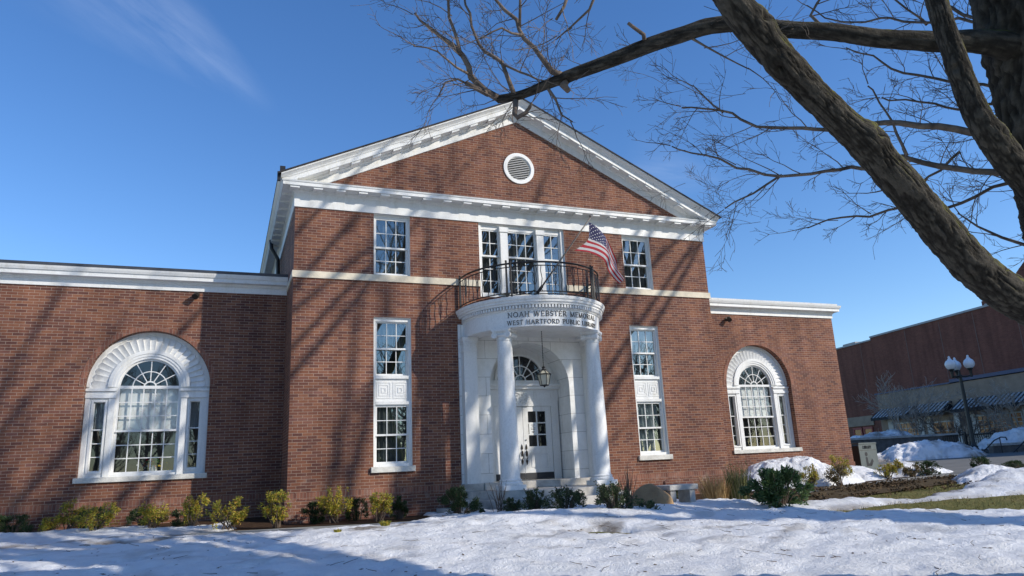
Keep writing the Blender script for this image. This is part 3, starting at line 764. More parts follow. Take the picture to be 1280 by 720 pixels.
def door_leaf(x0, x1, hs):
    b = MB(); yy = y + .0
    st = .12
    gx0, gx1 = (x0 + .14, x1 - .15)
    b.box(x0, gx0, yy, .69, .70, 2.495); b.box(gx1, x1, yy, .69, .70, 2.495)
    b.box(gx0, gx1, yy, .69, 2.37, 2.495); b.box(gx0, gx1, yy, .69, 1.32, 1.50); b.box(gx0, gx1, yy, .69, .70, .95)
    b.box(gx0, gx1, yy + .02, .69, .95, 1.32); b.box(gx0 + .05, gx1 - .05, yy + .008, .69, .99, 1.28)
    xm = (gx0 + gx1) / 2; b.box(xm - .016, xm + .016, yy + .008, .68, 1.50, 2.37)
    for k in (1, 2):
        z = 1.50 + .87 * k / 3; b.box(gx0, gx1, yy + .01, .68, z - .014, z + .014)
    d = b.build('door', 'white', por)
    b = MB(); b.face([(gx0, yy + .03, 1.5), (gx1, yy + .03, 1.5), (gx1, yy + .03, 2.37), (gx0, yy + .03, 2.37)]); b.build('pane', 'dark_glass', d)
    b = MB(); b.box(x0 + .005, x1 - .005, yy - .012, yy - .001, .705, .86); b.build('kick_plate', 'rubber', d)
    hx = x0 + .055 if hs < 0 else x1 - .055
    b = MB()
    for zc, s in ((1.46, 1), (1.30, 1), (1.15, -1)):
        pl = [(0, .10 * s), (.018, .05 * s), (.028, .0), (.015, -.03 * s), (0, -.04 * s), (-.015, -.03 * s), (-.028, 0), (-.018, .05 * s)]
        b.prism([(hx + px, zc + pz) for px, pz in (pl if s > 0 else pl[::-1])], yy - .015, yy - .001)
    b.tube([(hx, yy - .005, 1.40), (hx, yy - .06, 1.37), (hx, yy - .065, 1.30), (hx, yy - .06, 1.22), (hx, yy - .005, 1.19)], .011, 8)
    b.build('door_pull', 'bronze', d)
    if hs < 0: b = MB(); b.lathe([(0, -.03), (.014, -.025), (.016, 0)], (hx, yy, 1.66), 10, axis='y'); b.build('lock', 'bronze', d)
    return d, gx0, gx1
dl, a0, a1 = door_leaf(-.75, .025, 1); dR, a0, a1 = door_leaf(.035, .81, -1)
b = MB(); b.box(.20, .41, y + .012, y + .016, 1.80, 2.07); npn = b.build('notice', 'paper', dR)
b = MB()
for zz, wd in ((2.03, .10), (2.0, .06), (1.955, .13), (1.92, .12), (1.865, .08), (1.845, .05)): b.box(.305 - wd / 2, .305 + wd / 2, y + .009, y + .0115, zz - .006, zz + .006)
lt = b.build('notice_lines', 'letter', dR)
b = MB(); b.box(-.62, -.43, y + .012, y + .016, 1.80, 2.07); b.build('notice', 'paper', dl)
b = MB(); z0 = 3.15; c = .02
b.ring(arc(c, z0, .70, 0, PI, 32), arc(c, z0, .635, 0, PI, 32), y - .02, .70); b.ring(arc(c, z0, .39, 0, PI, 24), arc(c, z0, .365, 0, PI, 24), y + .005, y + .045); b.ring(arc(c, z0, .16, 0, PI, 16), arc(c, z0, .13, 0, PI, 16), y + .005, y + .045)
for k in range(1, 6):
    a = PI * k / 6; ca, s_ = math.cos(a), math.sin(a); t = .011
    q = [(c + ca * .15 - s_ * t, z0 + s_ * .15 + ca * t), (c + ca * .15 + s_ * t, z0 + s_ * .15 - ca * t), (c + ca * .64 + s_ * t, z0 + s_ * .64 - ca * t), (c + ca * .64 - s_ * t, z0 + s_ * .64 + ca * t)]
    b.prism(q, y + .007, y + .043)
fn = b.build('fanlight', 'white', por)
b = MB(); b.face([(p[0], y + .05, p[1]) for p in arc(c, z0, .64, 0, PI, 32)]); b.build('pane', 'dark_glass', fn)

# ---- raised lettering on the frieze, cut from stroke outlines
G_ = {}
def strokes(ch):
    """roman capitals: list of polylines with thickness, in a box 1 high; returns (advance, [(pts, th)])"""
    T, t, s = .105, .055, .04
    def ser(x, y, w=.15): return ([(x - w, y), (x + w, y)], s)
    def el(cx, cy, rx, ry, a0, a1, n=14): return [(cx + rx * math.cos(a0 + (a1 - a0) * i / n), cy + ry * math.sin(a0 + (a1 - a0) * i / n)) for i in range(n + 1)]
    lo, hi = s / 2, 1 - s / 2
    if ch == 'N': return 1.0, [([(.15, lo), (.15, hi)], t), ([(.12, hi), (.82, lo)], T), ([(.82, lo), (.82, hi)], t), ser(.15, lo), ser(.82, hi), ser(.08, hi, .08)]
    if ch == 'O': return 1.02, [(el(.5, .5, .40, .46, 0, 2 * PI, 28), .11)]
    if ch == 'A': return .95, [([(.12, lo), (.47, 1)], t), ([(.47, 1), (.82, lo)], T), ([(.25, .36), (.68, .36)], .06), ser(.12, lo, .12), ser(.82, lo, .13)]
    if ch == 'H': return 1.0, [([(.18, lo), (.18, hi)], T), ([(.80, lo), (.80, hi)], T), ([(.2, .5), (.8, .5)], .06), ser(.18, lo), ser(.18, hi), ser(.8, lo), ser(.8, hi)]
    if ch == 'W': return 1.28, [([(.10, hi), (.36, 0)], T), ([(.36, 0), (.62, hi)], t), ([(.62, hi), (.88, 0)], T), ([(.88, 0), (1.14, hi)], t), ser(.10, hi, .12), ser(.62, hi, .12), ser(1.14, hi, .12)]
    if ch == 'E': return .78, [([(.2, lo), (.2, hi)], T), ([(.2, hi), (.66, hi)], .06), ([(.2, .52), (.56, .52)], .06), ([(.2, lo), (.68, lo)], .06), ser(.2, lo), ser(.2, hi), ([(.64, .82), (.64, 1)], .05), ([(.66, 0), (.66, .2)], .05), ([(.56, .42), (.56, .62)], .05)]
    if ch == 'F': return .74, [([(.2, lo), (.2, hi)], T), ([(.2, hi), (.66, hi)], .06), ([(.2, .52), (.56, .52)], .06), ser(.2, lo), ser(.2, hi), ([(.64, .82), (.64, 1)], .05), ([(.56, .42), (.56, .62)], .05)]
    if ch == 'B': return .82, [([(.2, lo), (.2, hi)], T), ([(.1, hi)] + el(.42, .745, .24, .225, PI / 2, -PI / 2) + [(.2, .52)], .09), ([(.2, .50)] + el(.46, .265, .26, .24, PI / 2, -PI / 2) + [(.1, lo)], .10), ser(.15, lo, .1)]
    if ch == 'S': return .66, [(el(.34, .735, .22, .225, .45, PI * 1.42) + el(.34, .265, .24, .24, PI * .42, -PI + .5), .11)]
    if ch == 'T': return .86, [([(.43, lo), (.43, hi)], T), ([(.06, hi), (.80, hi)], .06), ser(.43, lo), ([(.07, .8), (.07, 1)], .05), ([(.79, .8), (.79, 1)], .05)]
    if ch == 'R': return .90, [([(.2, lo), (.2, hi)], T), ([(.1, hi)] + el(.44, .74, .24, .235, PI / 2, -PI / 2) + [(.2, .505)], .09), ([(.42, .5), (.80, lo)], T), ser(.2, lo), ser(.82, lo, .08)]
    if ch == 'P': return .80, [([(.2, lo), (.2, hi)], T), ([(.1, hi)] + el(.44, .73, .25, .245, PI / 2, -PI / 2) + [(.2, .485)], .09), ser(.2, lo)]
    if ch == 'M': return 1.16, [([(.16, lo), (.16, hi)], t), ([(.14, hi), (.54, 0)], T), ([(.54, 0), (.94, hi)], t), ([(.96, lo), (.96, hi)], T), ser(.16, lo), ser(.96, lo), ser(.1, hi, .1), ser(1.0, hi, .1)]
    if ch == 'I': return .40, [([(.2, lo), (.2, hi)], T), ser(.2, lo), ser(.2, hi)]
    if ch == 'L': return .76, [([(.2, lo), (.2, hi)], T), ([(.2, lo), (.68, lo)], .06), ser(.2, hi), ser(.2, lo), ([(.66, 0), (.66, .2)], .05)]
    if ch == 'D': return .96, [([(.2, lo), (.2, hi)], T), ([(.1, hi), (.4, hi)] + el(.42, .5, .40, .47, PI / 2, -PI / 2, 18) + [(.1, lo)], .09)]
    if ch == 'U': return .96, [([(.16, hi), (.16, .36)] + el(.47, .33, .31, .30, PI, 2 * PI) + [(.78, hi)], .10), ser(.16, hi), ser(.78, hi)]
    if ch == 'C': return .90, [(el(.48, .5, .40, .46, .75, 2 * PI - .75, 22), .11), ([(.78, .74), (.78, .92)], .05)]
    if ch == 'Y': return .88, [([(.08, hi), (.44, .48)], T), ([(.80, hi), (.44, .48)], t), ([(.44, lo), (.44, .5)], T), ser(.44, lo), ser(.09, hi, .12), ser(.80, hi, .11)]
    return .5, []
def lettering(text, place, h, total, gap=.08, space=.55):
    """place(s, z) -> 3D point and outward normal; s measured along the line from its centre"""
    adv = []
    for ch in text: adv.append((space if ch == ' ' else strokes(ch)[0]) + gap)
    k = total / (sum(adv) - gap); x = 0; b = MB()
    for ch, a in zip(text, adv):
        if ch != ' ':
            for pts, th in strokes(ch)[1]:
                for i in range(len(pts) - 1):
                    p, q = Vector(pts[i]), Vector(pts[i + 1]); d = (q - p)
                    if d.length < 1e-6: continue
                    d.normalize(); nn = Vector((-d.y, d.x)) * th / 2; e = d * (.02 if len(pts) > 2 else 0)
                    quad = [p - nn - e, q - nn + e, q + nn + e, p + nn - e]
                    fr = []; bk = []
                    for c in quad:
                        P, n_ = place((x + c.x) * k - total / 2, c.y * h); fr.append(P + n_ * .012); bk.append(P - n_ * .003)
                    b.face(fr)
                    for j in range(4): b.face([bk[j], bk[(j + 1) % 4], fr[(j + 1) % 4], fr[j]])
        x += a
    return b
def frieze(zb):
    def f(s, z):
        a = -PI / 2 + s / RF; n = Vector((math.cos(a), math.sin(a), 0)); return Vector((0, CY, zb + z)) + n * RF, n
    return f
lettering('NOAH WEBSTER MEMORIAL', frieze(4.295), .118, 2.42).build('inscription', 'letter', por, uv=False)
lettering('WEST HARTFORD PUBLIC LIBRARY', frieze(4.122), .102, 2.46).build('inscription', 'letter', por, uv=False)

# ---- wrought-iron balcony railing
rl = MB(); RR = RF + .06
pth = bow(RR, -.05, 64)
for z, r in ((5.555, .022), (5.47, .012), (4.86, .013), (4.80, .011)): rl.tube([(p[0], p[1], z) for p in pth], r, 6)
railing = rl.build('balcony_railing', 'iron', lib, uv=False)
def on_bow(s):
    """point at arc position s in [-1, 1] of the semicircle"""
    a = -PI / 2 + s * PI / 2; return Vector((RR * math.cos(a), CY + RR * math.sin(a), 0))
def post(p, thick=.018):
    b = MB(); q = Vector(p); b.box(q.x - thick, q.x + thick, q.y - thick, q.y + thick, 4.75, 5.60); b.lathe([(.0, 5.65), (.02, 5.64), (.028, 5.62), (.018, 5.60)], (q.x, q.y, 0), 8); b.build('post', 'iron', railing, uv=False)
for s in (-.44, -.40, .40, .44): post(on_bow(s))
for sx in (-1, 1): post((sx * RR, -.07, 0), .022)
bal = MB()
nb = 34
for i in range(nb):
    s = -1 + 2 * (i + .5) / nb; p = on_bow(s); a = -PI / 2 + s * PI / 2; tdir = Vector((-math.sin(a), math.cos(a), 0))
    b = MB()
    if i % 3 == 1:
        b.tube([p + Vector((0, 0, 4.86)), p + Vector((0, 0, 5.46))], .011, 5)
        for sg in (-1, 1):
            b.tube([p + tdir * sg * .004 + Vector((0, 0, 5.0)), p + tdir * sg * .045 + Vector((0, 0, 5.12)), p + tdir * sg * .03 + Vector((0, 0, 5.26)), p + tdir * sg * .06 + Vector((0, 0, 5.38)), p + tdir * sg * .035 + Vector((0, 0, 5.46))], .008, 5)
    else:
        sg = 1 if i % 3 == 0 else -1
        b.tube([p + Vector((0, 0, 4.86)), p + tdir * sg * .018 + Vector((0, 0, 4.98)), p - tdir * sg * .012 + Vector((0, 0, 5.16)), p + tdir * sg * .016 + Vector((0, 0, 5.34)), p + Vector((0, 0, 5.46))], .010, 5)
    b.build('baluster', 'iron', railing, uv=False)

# ---- hanging lantern
LX, LY = .0, -.87
lan = empty('hanging_lantern', (LX, LY, 2.82), 'black framed lantern with frosted panes hanging by a chain in the portico', 'lantern')
b = MB()
nl = 30
for i in range(nl):
    z0 = 3.28 + (4.15 - 3.28) * i / nl; z1 = z0 + .036
    if i % 2: b.box(LX - .010, LX + .010, LY - .003, LY + .003, z0, z1)
    else: b.box(LX - .003, LX + .003, LY - .010, LY + .010, z0, z1)
b.tube([(LX, LY, 3.25), (LX, LY, 4.15)], .004, 5)
b.build('chain', 'iron', lan, uv=False)
b = MB(); n = 6
def hexp(r, z, k): a = PI / 6 + 2 * PI * k / n; return Vector((LX + r * math.cos(a), LY + r * math.sin(a), z))
for k in range(n):
    b.tube([hexp(.10, 2.85, k), hexp(.155, 3.10, k)], .009, 5); b.tube([hexp(.165, 3.105, k), hexp(.165, 3.105, k + 1)], .014, 5); b.tube([hexp(.10, 2.85, k), hexp(.10, 2.85, k + 1)], .010, 5); b.tube([hexp(.165, 3.105, k), hexp(.055, 3.20, k)], .008, 5)
b.lathe([(.0, 2.80), (.02, 2.81), (.03, 2.835), (.10, 2.85)], (LX, LY, 0), 12); b.lathe([(.06, 3.20), (.065, 3.22), (.035, 3.235), (.03, 3.26), (.045, 3.275), (.02, 3.30), (.0, 3.32)], (LX, LY, 0), 12)
b.build('frame', 'iron', lan, uv=False)
b = MB()
for k in range(n):
    b.face([hexp(.098, 2.852, k), hexp(.098, 2.852, k + 1), hexp(.152, 3.10, k + 1), hexp(.152, 3.10, k)]); b.face([hexp(.158, 3.11, k), hexp(.158, 3.11, k + 1), hexp(.055, 3.198, k + 1), hexp(.055, 3.198, k)])
b.build('pane', 'lantern_glass', lan, uv=False)

# ---- flagpole and flag
PB, PT = Vector((-.40, -1.70, 4.90)), Vector((.545, -2.72, 6.44))
fp = empty('flagpole', PB, 'grey flagpole slanting out from the balcony railing', 'flagpole')
b = MB(); b.tube([PB, PB.lerp(PT, .5), PT], [.021, .018, .014], 10); b.build('pole', 'pole_grey', fp, smooth=True, uv=False)
b = MB(); d = (PT - PB).normalized(); b.lathe([(0, 0), (.02, .005), (.032, .03), (.028, .05), (0, .065)], PT, 12); b.build('finial', 'pole_grey', fp, smooth=True, uv=False)
b = MB(); b.tube([PB - d * .05, PB + d * .16], .035, 10); b.build('socket', 'iron', fp, uv=False)
def flag_mat():
    m, nt, b = new_mat('flag_cloth'); L = nt.links
    uv = nt.nodes.new('ShaderNodeUVMap'); sp = nt.nodes.new('ShaderNodeSeparateXYZ'); L.new(uv.outputs['UV'], sp.inputs[0])
    def mt(op, a, c=None):
        n = nt.nodes.new('ShaderNodeMath'); n.operation = op
        for i, x in enumerate((a, c)):
            if x is None: continue
            if isinstance(x, (int, float)): n.inputs[i].default_value = x
            else: L.new(x, n.inputs[i])
        return n.outputs[0]
    U, V = sp.outputs['X'], sp.outputs['Y']      # V runs from the bottom (0) to the top (1)
    red = mt('LESS_THAN', mt('MODULO', mt('FLOOR', mt('MULTIPLY', V, 13)), 2), .5)
    can = mt('MULTIPLY', mt('LESS_THAN', U, .40), mt('GREATER_THAN', V, 6 / 13))
    # staggered stars
    cu = mt('MULTIPLY', U, 11 / .40 / 2); cv = mt('MULTIPLY', mt('SUBTRACT', V, 6 / 13), 9 / (7 / 13) / 2)
    def dots(ou, ov):
        a = mt('SUBTRACT', mt('FRACT', mt('ADD', cu, ou)), .5); c = mt('SUBTRACT', mt('FRACT', mt('ADD', cv, ov)), .5)
        return mt('LESS_THAN', mt('ADD', mt('MULTIPLY', a, a), mt('MULTIPLY', c, c)), .013)
    star = mt('MAXIMUM', dots(.0, .0), dots(.5, .5))
    stripe = mixc(nt, red, (.50, .49, .49), (.36, .008, .020))
    cant = mixc(nt, star, (.022, .022, .085), (.72, .72, .74))
    L.new(mixc(nt, can, stripe, cant), b.inputs['Base Color']); b.inputs['Roughness'].default_value = .75
    tr = nt.nodes.new('ShaderNodeBsdfTranslucent'); mx = nt.nodes.new('ShaderNodeMixShader'); mx.inputs[0].default_value = .18
    L.new(mixc(nt, can, stripe, cant), tr.inputs['Color']); out = nt.nodes['Material Output']
    L.new(b.outputs[0], mx.inputs[1]); L.new(tr.outputs[0], mx.inputs[2]); L.new(mx.outputs[0], out.inputs['Surface'])
    return m
M['flag'] = flag_mat()
def qb(p, t):
    """smooth curve through listed points"""
    n = len(p) - 1; i = min(int(t * n), n - 1); u = t * n - i
    p0 = p[max(i - 1, 0)]; p1 = p[i]; p2 = p[i + 1]; p3 = p[min(i + 2, n)]
    return .5 * ((2 * p1) + (p2 - p0) * u + (2 * p0 - 5 * p1 + 4 * p2 - p3) * u * u + (3 * p1 - p0 - 3 * p2 + p3) * u ** 3)
Vv = Vector
hoist = [Vv((.52, -2.66, 6.36)), Vv((.555, -2.58, 6.12)), Vv((.50, -2.55, 5.92)), Vv((.19, -2.50, 5.69))]
top = [Vv((.52, -2.66, 6.36)), Vv((.86, -2.52, 6.21)), Vv((1.20, -2.36, 6.0)), Vv((1.36, -2.24, 5.66)), Vv((1.46, -2.16, 5.24))]
bot = [Vv((.19, -2.50, 5.69)), Vv((.52, -2.56, 5.66)), Vv((.84, -2.52, 5.51)), Vv((1.08, -2.46, 5.33)), Vv((1.42, -2.36, 5.03))]
flyc = [top[-1], Vv((1.46, -2.26, 5.13)), bot[-1]]
NU, NV = 60, 34
b = MB()
P = {}
for i in range(NU + 1):
    for j in range(NV + 1):
        u, v = i / NU, j / NV
        t_, o_ = qb(top, u), qb(bot, u); h_, f_ = qb(hoist, v), qb(flyc, v)
        q = t_ * (1 - v) + o_ * v + h_ * (1 - u) + f_ * u - (top[0] * (1 - u) * (1 - v) + top[-1] * u * (1 - v) + bot[0] * (1 - u) * v + bot[-1] * u * v)
        wv = math.sin(u * 9.5 - v * 3.2) * .06 * u ** .6 + math.sin(v * 7 + u * 4) * .045 * u
        q = q + Vector((.35, -1, .1)) * wv
        P[i, j] = q
for i in range(NU):
    for j in range(NV):
        b.face([P[i, j], P[i, j + 1], P[i + 1, j + 1], P[i + 1, j]], 0, [(i / NU, 1 - j / NV), (i / NU, 1 - (j + 1) / NV), ((i + 1) / NU, 1 - (j + 1) / NV), ((i + 1) / NU, 1 - j / NV)])
fo = b.build('flag', 'flag'); tag(fo, 'red, white and blue striped flag with stars flying from the slanting flagpole', 'flag')
bm = bmesh.new(); bm.from_mesh(fo.data); bmesh.ops.remove_doubles(bm, verts=bm.verts, dist=1e-4)
for f in bm.faces: f.smooth = True
bm.to_mesh(fo.data); bm.free()

# ---- floodlights under the wing cornices
for x, z, lab in ((-7.72, 5.30, 'small bronze floodlight on the shaded brick of the left wing, under its cornice'), (7.62, 5.24, 'small bronze floodlight on the sunlit brick of the right wing, under its cornice')):
    w = empty('floodlight', (x, RC, z), lab, 'wall lamp', 'floodlights under the wing cornices')
    b = MB(); b.lathe([(.0, 0), (.06, 0), (.06, -.03), (0, -.03)], (x, RC, z), 14, axis='y'); b.tube([(x, RC - .03, z), (x, RC - .10, z + .01)], .018, 8); b.build('bracket', 'bronze', w, uv=False)
    b = MB(); p = Vector((x + .02, RC - .09, z + .03)); d = Vector((-.35, -.6, -.6)).normalized()
    b.tube([p, p + d * .05, p + d * .15, p + d * .152, p + d * .13], [.05, .065, .075, .066, .055], 14); b.build('lamp_head', 'bronze', w, uv=False)
# ------------------------------------------------------------------ ground, walks, snow
def ground_mat():
    m, nt, b = new_mat('winter_turf'); v = obj_coord(nt)
    n1 = N(nt, 'ShaderNodeTexNoise', Scale=1.3, Detail=8.0, Roughness=.7); n2 = N(nt, 'ShaderNodeTexNoise', Scale=22.0, Detail=6.0, Roughness=.75)
    nt.links.new(v, n1.inputs['Vector']); nt.links.new(v, n2.inputs['Vector'])
    c1 = ramp(nt, n1.outputs['Fac'], [(.3, (.13, .14, .045)), (.5, (.20, .19, .065)), (.72, (.25, .19, .09))])
    c = mixc(nt, .8, c1, ramp(nt, n2.outputs['Fac'], [(.3, (.35, .35, .35)), (.7, (1.25, 1.25, 1.2))]), 'MULTIPLY')
    nt.links.new(c, b.inputs['Base Color']); b.inputs['Roughness'].default_value = .95; b.inputs['Specular IOR Level'].default_value = .1
    add_bump(nt, b, n2.outputs['Fac'], .9, .05); return m
M['turf'] = ground_mat()
M['mulch'] = plain('bark_mulch', (.095, .055, .032), .95, .3, 9, 1.0, 0, .1, (.035, .022, .015))
M['concrete'] = plain('concrete_walk', (.36, .35, .31), .9, .3, 3, .25, 0, .2, (.24, .235, .21))
M['asphalt'] = plain('worn_asphalt', (.20, .195, .18), .9, .3, 2, .3, 0, .2, (.13, .13, .12))
def graded(a, b, c, d, fine, coarse_n):
    mid = np.arange(b, c + 1e-6, fine)
    l = b - np.geomspace(fine, b - a, coarse_n)[::-1]; r = c + np.geomspace(fine, d - c, coarse_n)
    return np.concatenate([l, mid, r])
def grid_obj(name, X, Y, Z, mat, keep=None, attrs=None, smooth=True):
    ny, nx = Z.shape
    V = np.stack([X.ravel(), Y.ravel(), Z.ravel()], 1)
    idx = np.arange(nx * ny).reshape(ny, nx)
    Q = np.stack([idx[:-1, :-1], idx[:-1, 1:], idx[1:, 1:], idx[1:, :-1]], -1).reshape(-1, 4)
    if keep is not None:
        k = keep.ravel(); Q = Q[k[Q].any(1)]
        used = np.unique(Q); mp = -np.ones(nx * ny, int); mp[used] = np.arange(len(used)); V = V[used]; Q = mp[Q]
    else: used = slice(None)
    me = bpy.data.meshes.new(name); me.vertices.add(len(V)); me.vertices.foreach_set('co', V.ravel())
    me.loops.add(Q.size); me.loops.foreach_set('vertex_index', Q.ravel().astype(np.int32))
    me.polygons.add(len(Q)); me.polygons.foreach_set('loop_start', np.arange(0, Q.size, 4, dtype=np.int32))
    me.update(calc_edges=True)
    if attrs:
        for an, av in attrs.items():
            at = me.attributes.new(an, 'FLOAT', 'POINT'); at.data.foreach_set('value', av.ravel()[used].astype(np.float32))
    if smooth: me.polygons.foreach_set('use_smooth', [True] * len(me.polygons))
    me.materials.append(M[mat]); o = bpy.data.objects.new(name, me); COL.objects.link(o); return o
gx = graded(-900, -24, 40, 1500, .5, 14); gy = graded(-700, -24, 34, 1500, .5, 14)
GX, GY = np.meshgrid(gx, gy)
tag(grid_obj('ground', GX, GY, zg(GX, GY) + .03 * (fbm(GX * .8, GY * .8, 5) - .5), 'turf'), kind='structure')
def patch(name, poly, lift, mat, fine=.25, rough=0.0):
    """ground sheet lying a few millimetres over the terrain"""
    P = [Vector((p[0], p[1], 0)) for p in poly]
    bm = bmesh.new()
    vs = [bm.verts.new(p) for p in P]
    for t in tessellate_polygon([P]):
        a, c, d = (vs[i] for i in t)
        f = bm.faces.new((a, c, d))
        if (c.co - a.co).cross(d.co - a.co).z < 0: f.normal_flip()
    for _ in range(7):
        es = [e for e in bm.edges if e.calc_length() > fine * 2]
        if not es: break
        bmesh.ops.subdivide_edges(bm, edges=es, cuts=1, use_grid_fill=False)
        bmesh.ops.triangulate(bm, faces=[f for f in bm.faces if len(f.verts) > 3])
    for v in bm.verts: v.co.z = float(zg(v.co.x, v.co.y)) + .03 * float(fbm(np.array([v.co.x * .8]), np.array([v.co.y * .8]), 5)[0] - .5) + lift
    me = bpy.data.meshes.new(name); bm.to_mesh(me); bm.free(); me.materials.append(M[mat])
    for p in me.polygons: p.use_smooth = True
    o = bpy.data.objects.new(name, me); COL.objects.link(o); return tag(o, kind='structure')
patch('planting_bed', [(-19, 1.74), (-19, .2), (-9, -.3), (-4, -1.6), (-2.4, -2.2), (-2.4, -.03), (-5.6, -.03), (-5.72, 1.74)], .02, 'mulch')
patch('planting_bed', [(2.4, -.03), (2.2, -3.4), (4.6, -4.9), (6.2, -2.6), (8, -1.9), (12, -1.5), (14, -.6), (12.3, 1.7), (5.75, 1.7), (5.6, -.03)], .02, 'mulch')
M['litter'] = plain('grassy_leaf_litter', (.13, .095, .05), .95, .3, 3.5, 1.0, 0, .1, (.055, .038, .022))
patch('leaf_litter', [(3.6, -4.6), (4.9, -3.3), (6.4, -2.65), (8.6, -2.35), (10.9, -2.3), (9.6, -4.0), (7.9, -4.2), (6.6, -4.5), (5.4, -4.6), (4.2, -5.2)], .030, 'litter')
patch('path', [(-10, .1), (-8.2, -.55), (-4, -1.85), (-1.5, -2.45), (1.5, -2.5), (4.6, -2.45), (5.8, -1.95), (8.05, -1.66), (10.1, -1.42), (13.5, -1.2), (13.5, -2.0), (10.1, -2.25), (7.9, -2.35), (5.9, -2.75), (4.7, -3.2), (1.5, -3.4), (-1.5, -3.45), (-4.3, -3.25), (-6.2, -2.9), (-7.6, -2.2), (-10.4, -1.0)], .024, 'concrete')
patch('pavement', [(11.5, -.9), (14, -3.2), (22, -4), (40, 2), (42, 24), (26, 22), (18, 7.5), (13.0, 3)], .028, 'asphalt', .8)

def sdist(px, py, poly):
    """signed distance, positive inside"""
    P = np.array(poly, float); n = len(P); d = np.full(px.shape, 1e9); ins = np.zeros(px.shape, bool)
    for i in range(n):
        a = P[i]; b_ = P[(i + 1) % n]; e = b_ - a; wx = px - a[0]; wy = py - a[1]
        t = np.clip((wx * e[0] + wy * e[1]) / (e @ e), 0, 1); d = np.minimum(d, np.hypot(wx - e[0] * t, wy - e[1] * t))
        c = ((a[1] > py) != (b_[1] > py)) & (px < (b_[0] - a[0]) * (py - a[1]) / (b_[1] - a[1] + 1e-12) + a[0]); ins ^= c
    return np.where(ins, d, -d)
sx_ = np.arange(-22, 15.5, .065); sy_ = np.arange(-17, 1.8, .065)
SX, SY = np.meshgrid(sx_, sy_)
wob = (fbm(SX * 1.4, SY * 1.4, 21) - .5) * .9 + (fbm(SX * 5, SY * 5, 33) - .5) * .35
main = [(-23, 1.5), (-9.6, 1.3), (-8.4, .9), (-7.2, .3), (-6.5, 1.9), (-2.6, 1.9), (-2.4, -.3), (2.4, -.3), (2.6, -2.2), (2.7, -3.4), (3.4, -4.7), (4.4, -5.35), (5.6, -5.75), (7.4, -5.4), (9.3, -4.4), (11.2, -3.5), (16, -2.9), (16, -18), (-23, -18)]
E1 = [(-6.8, 2.2), (-6.6, -.8), (-8.0, -1.15), (-7.7, -1.75), (-6.3, -2.6), (-5.4, -2.85), (-4.4, -2.95), (-3.5, -2.3), (-3.0, -1.5), (-2.7, 2.2)]
E5 = [(3.0, -6.0), (4.4, -5.85), (5.35, -6.1), (7.4, -6.6), (8.8, -8.0), (7.2, -9.9), (5.6, -8.2), (4.75, -8.35), (4.1, -7.35), (2.9, -6.8)]
D2 = [(-1.95, -5.75), (-1.45, -5.9), (-1.25, -6.5), (-1.45, -6.95), (-1.85, -6.5)]
D3 = [(-8.9, -2.6), (-8.3, -2.45), (-7.7, -2.75), (-8.3, -2.95)]
m = sdist(SX, SY, main)
for ex in (E1, E5, D2, D3): m = np.minimum(m, -sdist(SX, SY, ex))
m = m + wob * .55
cover = np.clip(m / .55, -1, 1)
roll = (fbm(SX * .45 + 3, SY * .75, 41, 4) - .5) * .10 + (fbm(SX * 1.1, SY * 2.1, 51, 4) - .5) * .10
fine_ = (fbm(SX * 2.6, SY * 4.2, 61, 5, .6) - .5) * .09 + (np.abs(fbm(SX * 9, SY * 11, 71, 3) - .5)) * -.02
crest = .10 * np.exp(-((SY + 4.6) / 1.0) ** 2) * np.clip((SX + 4.5) / 2, 0, 1) * np.clip((1.2 - SX) / .8, .25, 1)
bankR = .22 * np.exp(-(((SX - 9.6) / 1.6) ** 2 + ((SY + 5.2) / .8) ** 2)) + .08 * np.exp(-(((SX - 4.2) / .9) ** 2 + ((SY + 5.3) / .5) ** 2))
feet = 0
for k in range(160):
    fx, fy = rng.uniform(-12, 5), rng.uniform(-10.5, -4.2)
    feet = feet - .035 * np.exp(-(((SX - fx) / .17) ** 2 + ((SY - fy) / .13) ** 2))
crust = np.clip((fbm(SX * 6.5, SY * 6.5, 141, 3) - .56) * 9, 0, 1) * .010 + np.clip((fbm(SX * 3.1, SY * 4.4, 151, 4) - .52) * 8, 0, 1) * .012
th = .085 + crust + roll * .55 + fine_ + crest + bankR + feet
SZ = zg(SX, SY) + .03 * (fbm(SX * .8, SY * .8, 5) - .5) + np.where(cover > 0, .015 + (np.maximum(th, .02)) * np.sqrt(np.clip(cover, 0, 1)), cover * .10)
edge = np.clip(1 - cover / .7, 0, 1)
dn = fbm(SX * 2.3, SY * 3.0, 81, 5)
zone = np.zeros_like(SX)
for cx_, cy_, rx_, ry_, a_ in ((-4.6, -4.0, 1.1, .5, .9), (-3.2, -3.6, .9, .5, .6), (-1.5, -6.4, .9, .8, .7), (-8.5, -2.2, 1.3, .6, .7), (-.4, -8.2, .9, .9, .45), (9.0, -4.0, 2.2, .8, .9), (4.3, -5.0, 1.0, .4, .9), (-6.2, -3.3, .9, .35, .7), (-10.2, -2.2, 1, .5, .5), (6.2, -5.4, 1.2, .5, .7)):
    zone = np.maximum(zone, a_ * np.exp(-(((SX - cx_) / rx_) ** 2 + ((SY - cy_) / ry_) ** 2)))
dirt = np.clip((dn - .44) * 6 * zone + edge ** 2 * .55 * (dn > .42) + np.clip((dn - .56) * 2.2, 0, .32) * (fbm(SX * .5, SY * .6, 97, 3) > .48), 0, 1)
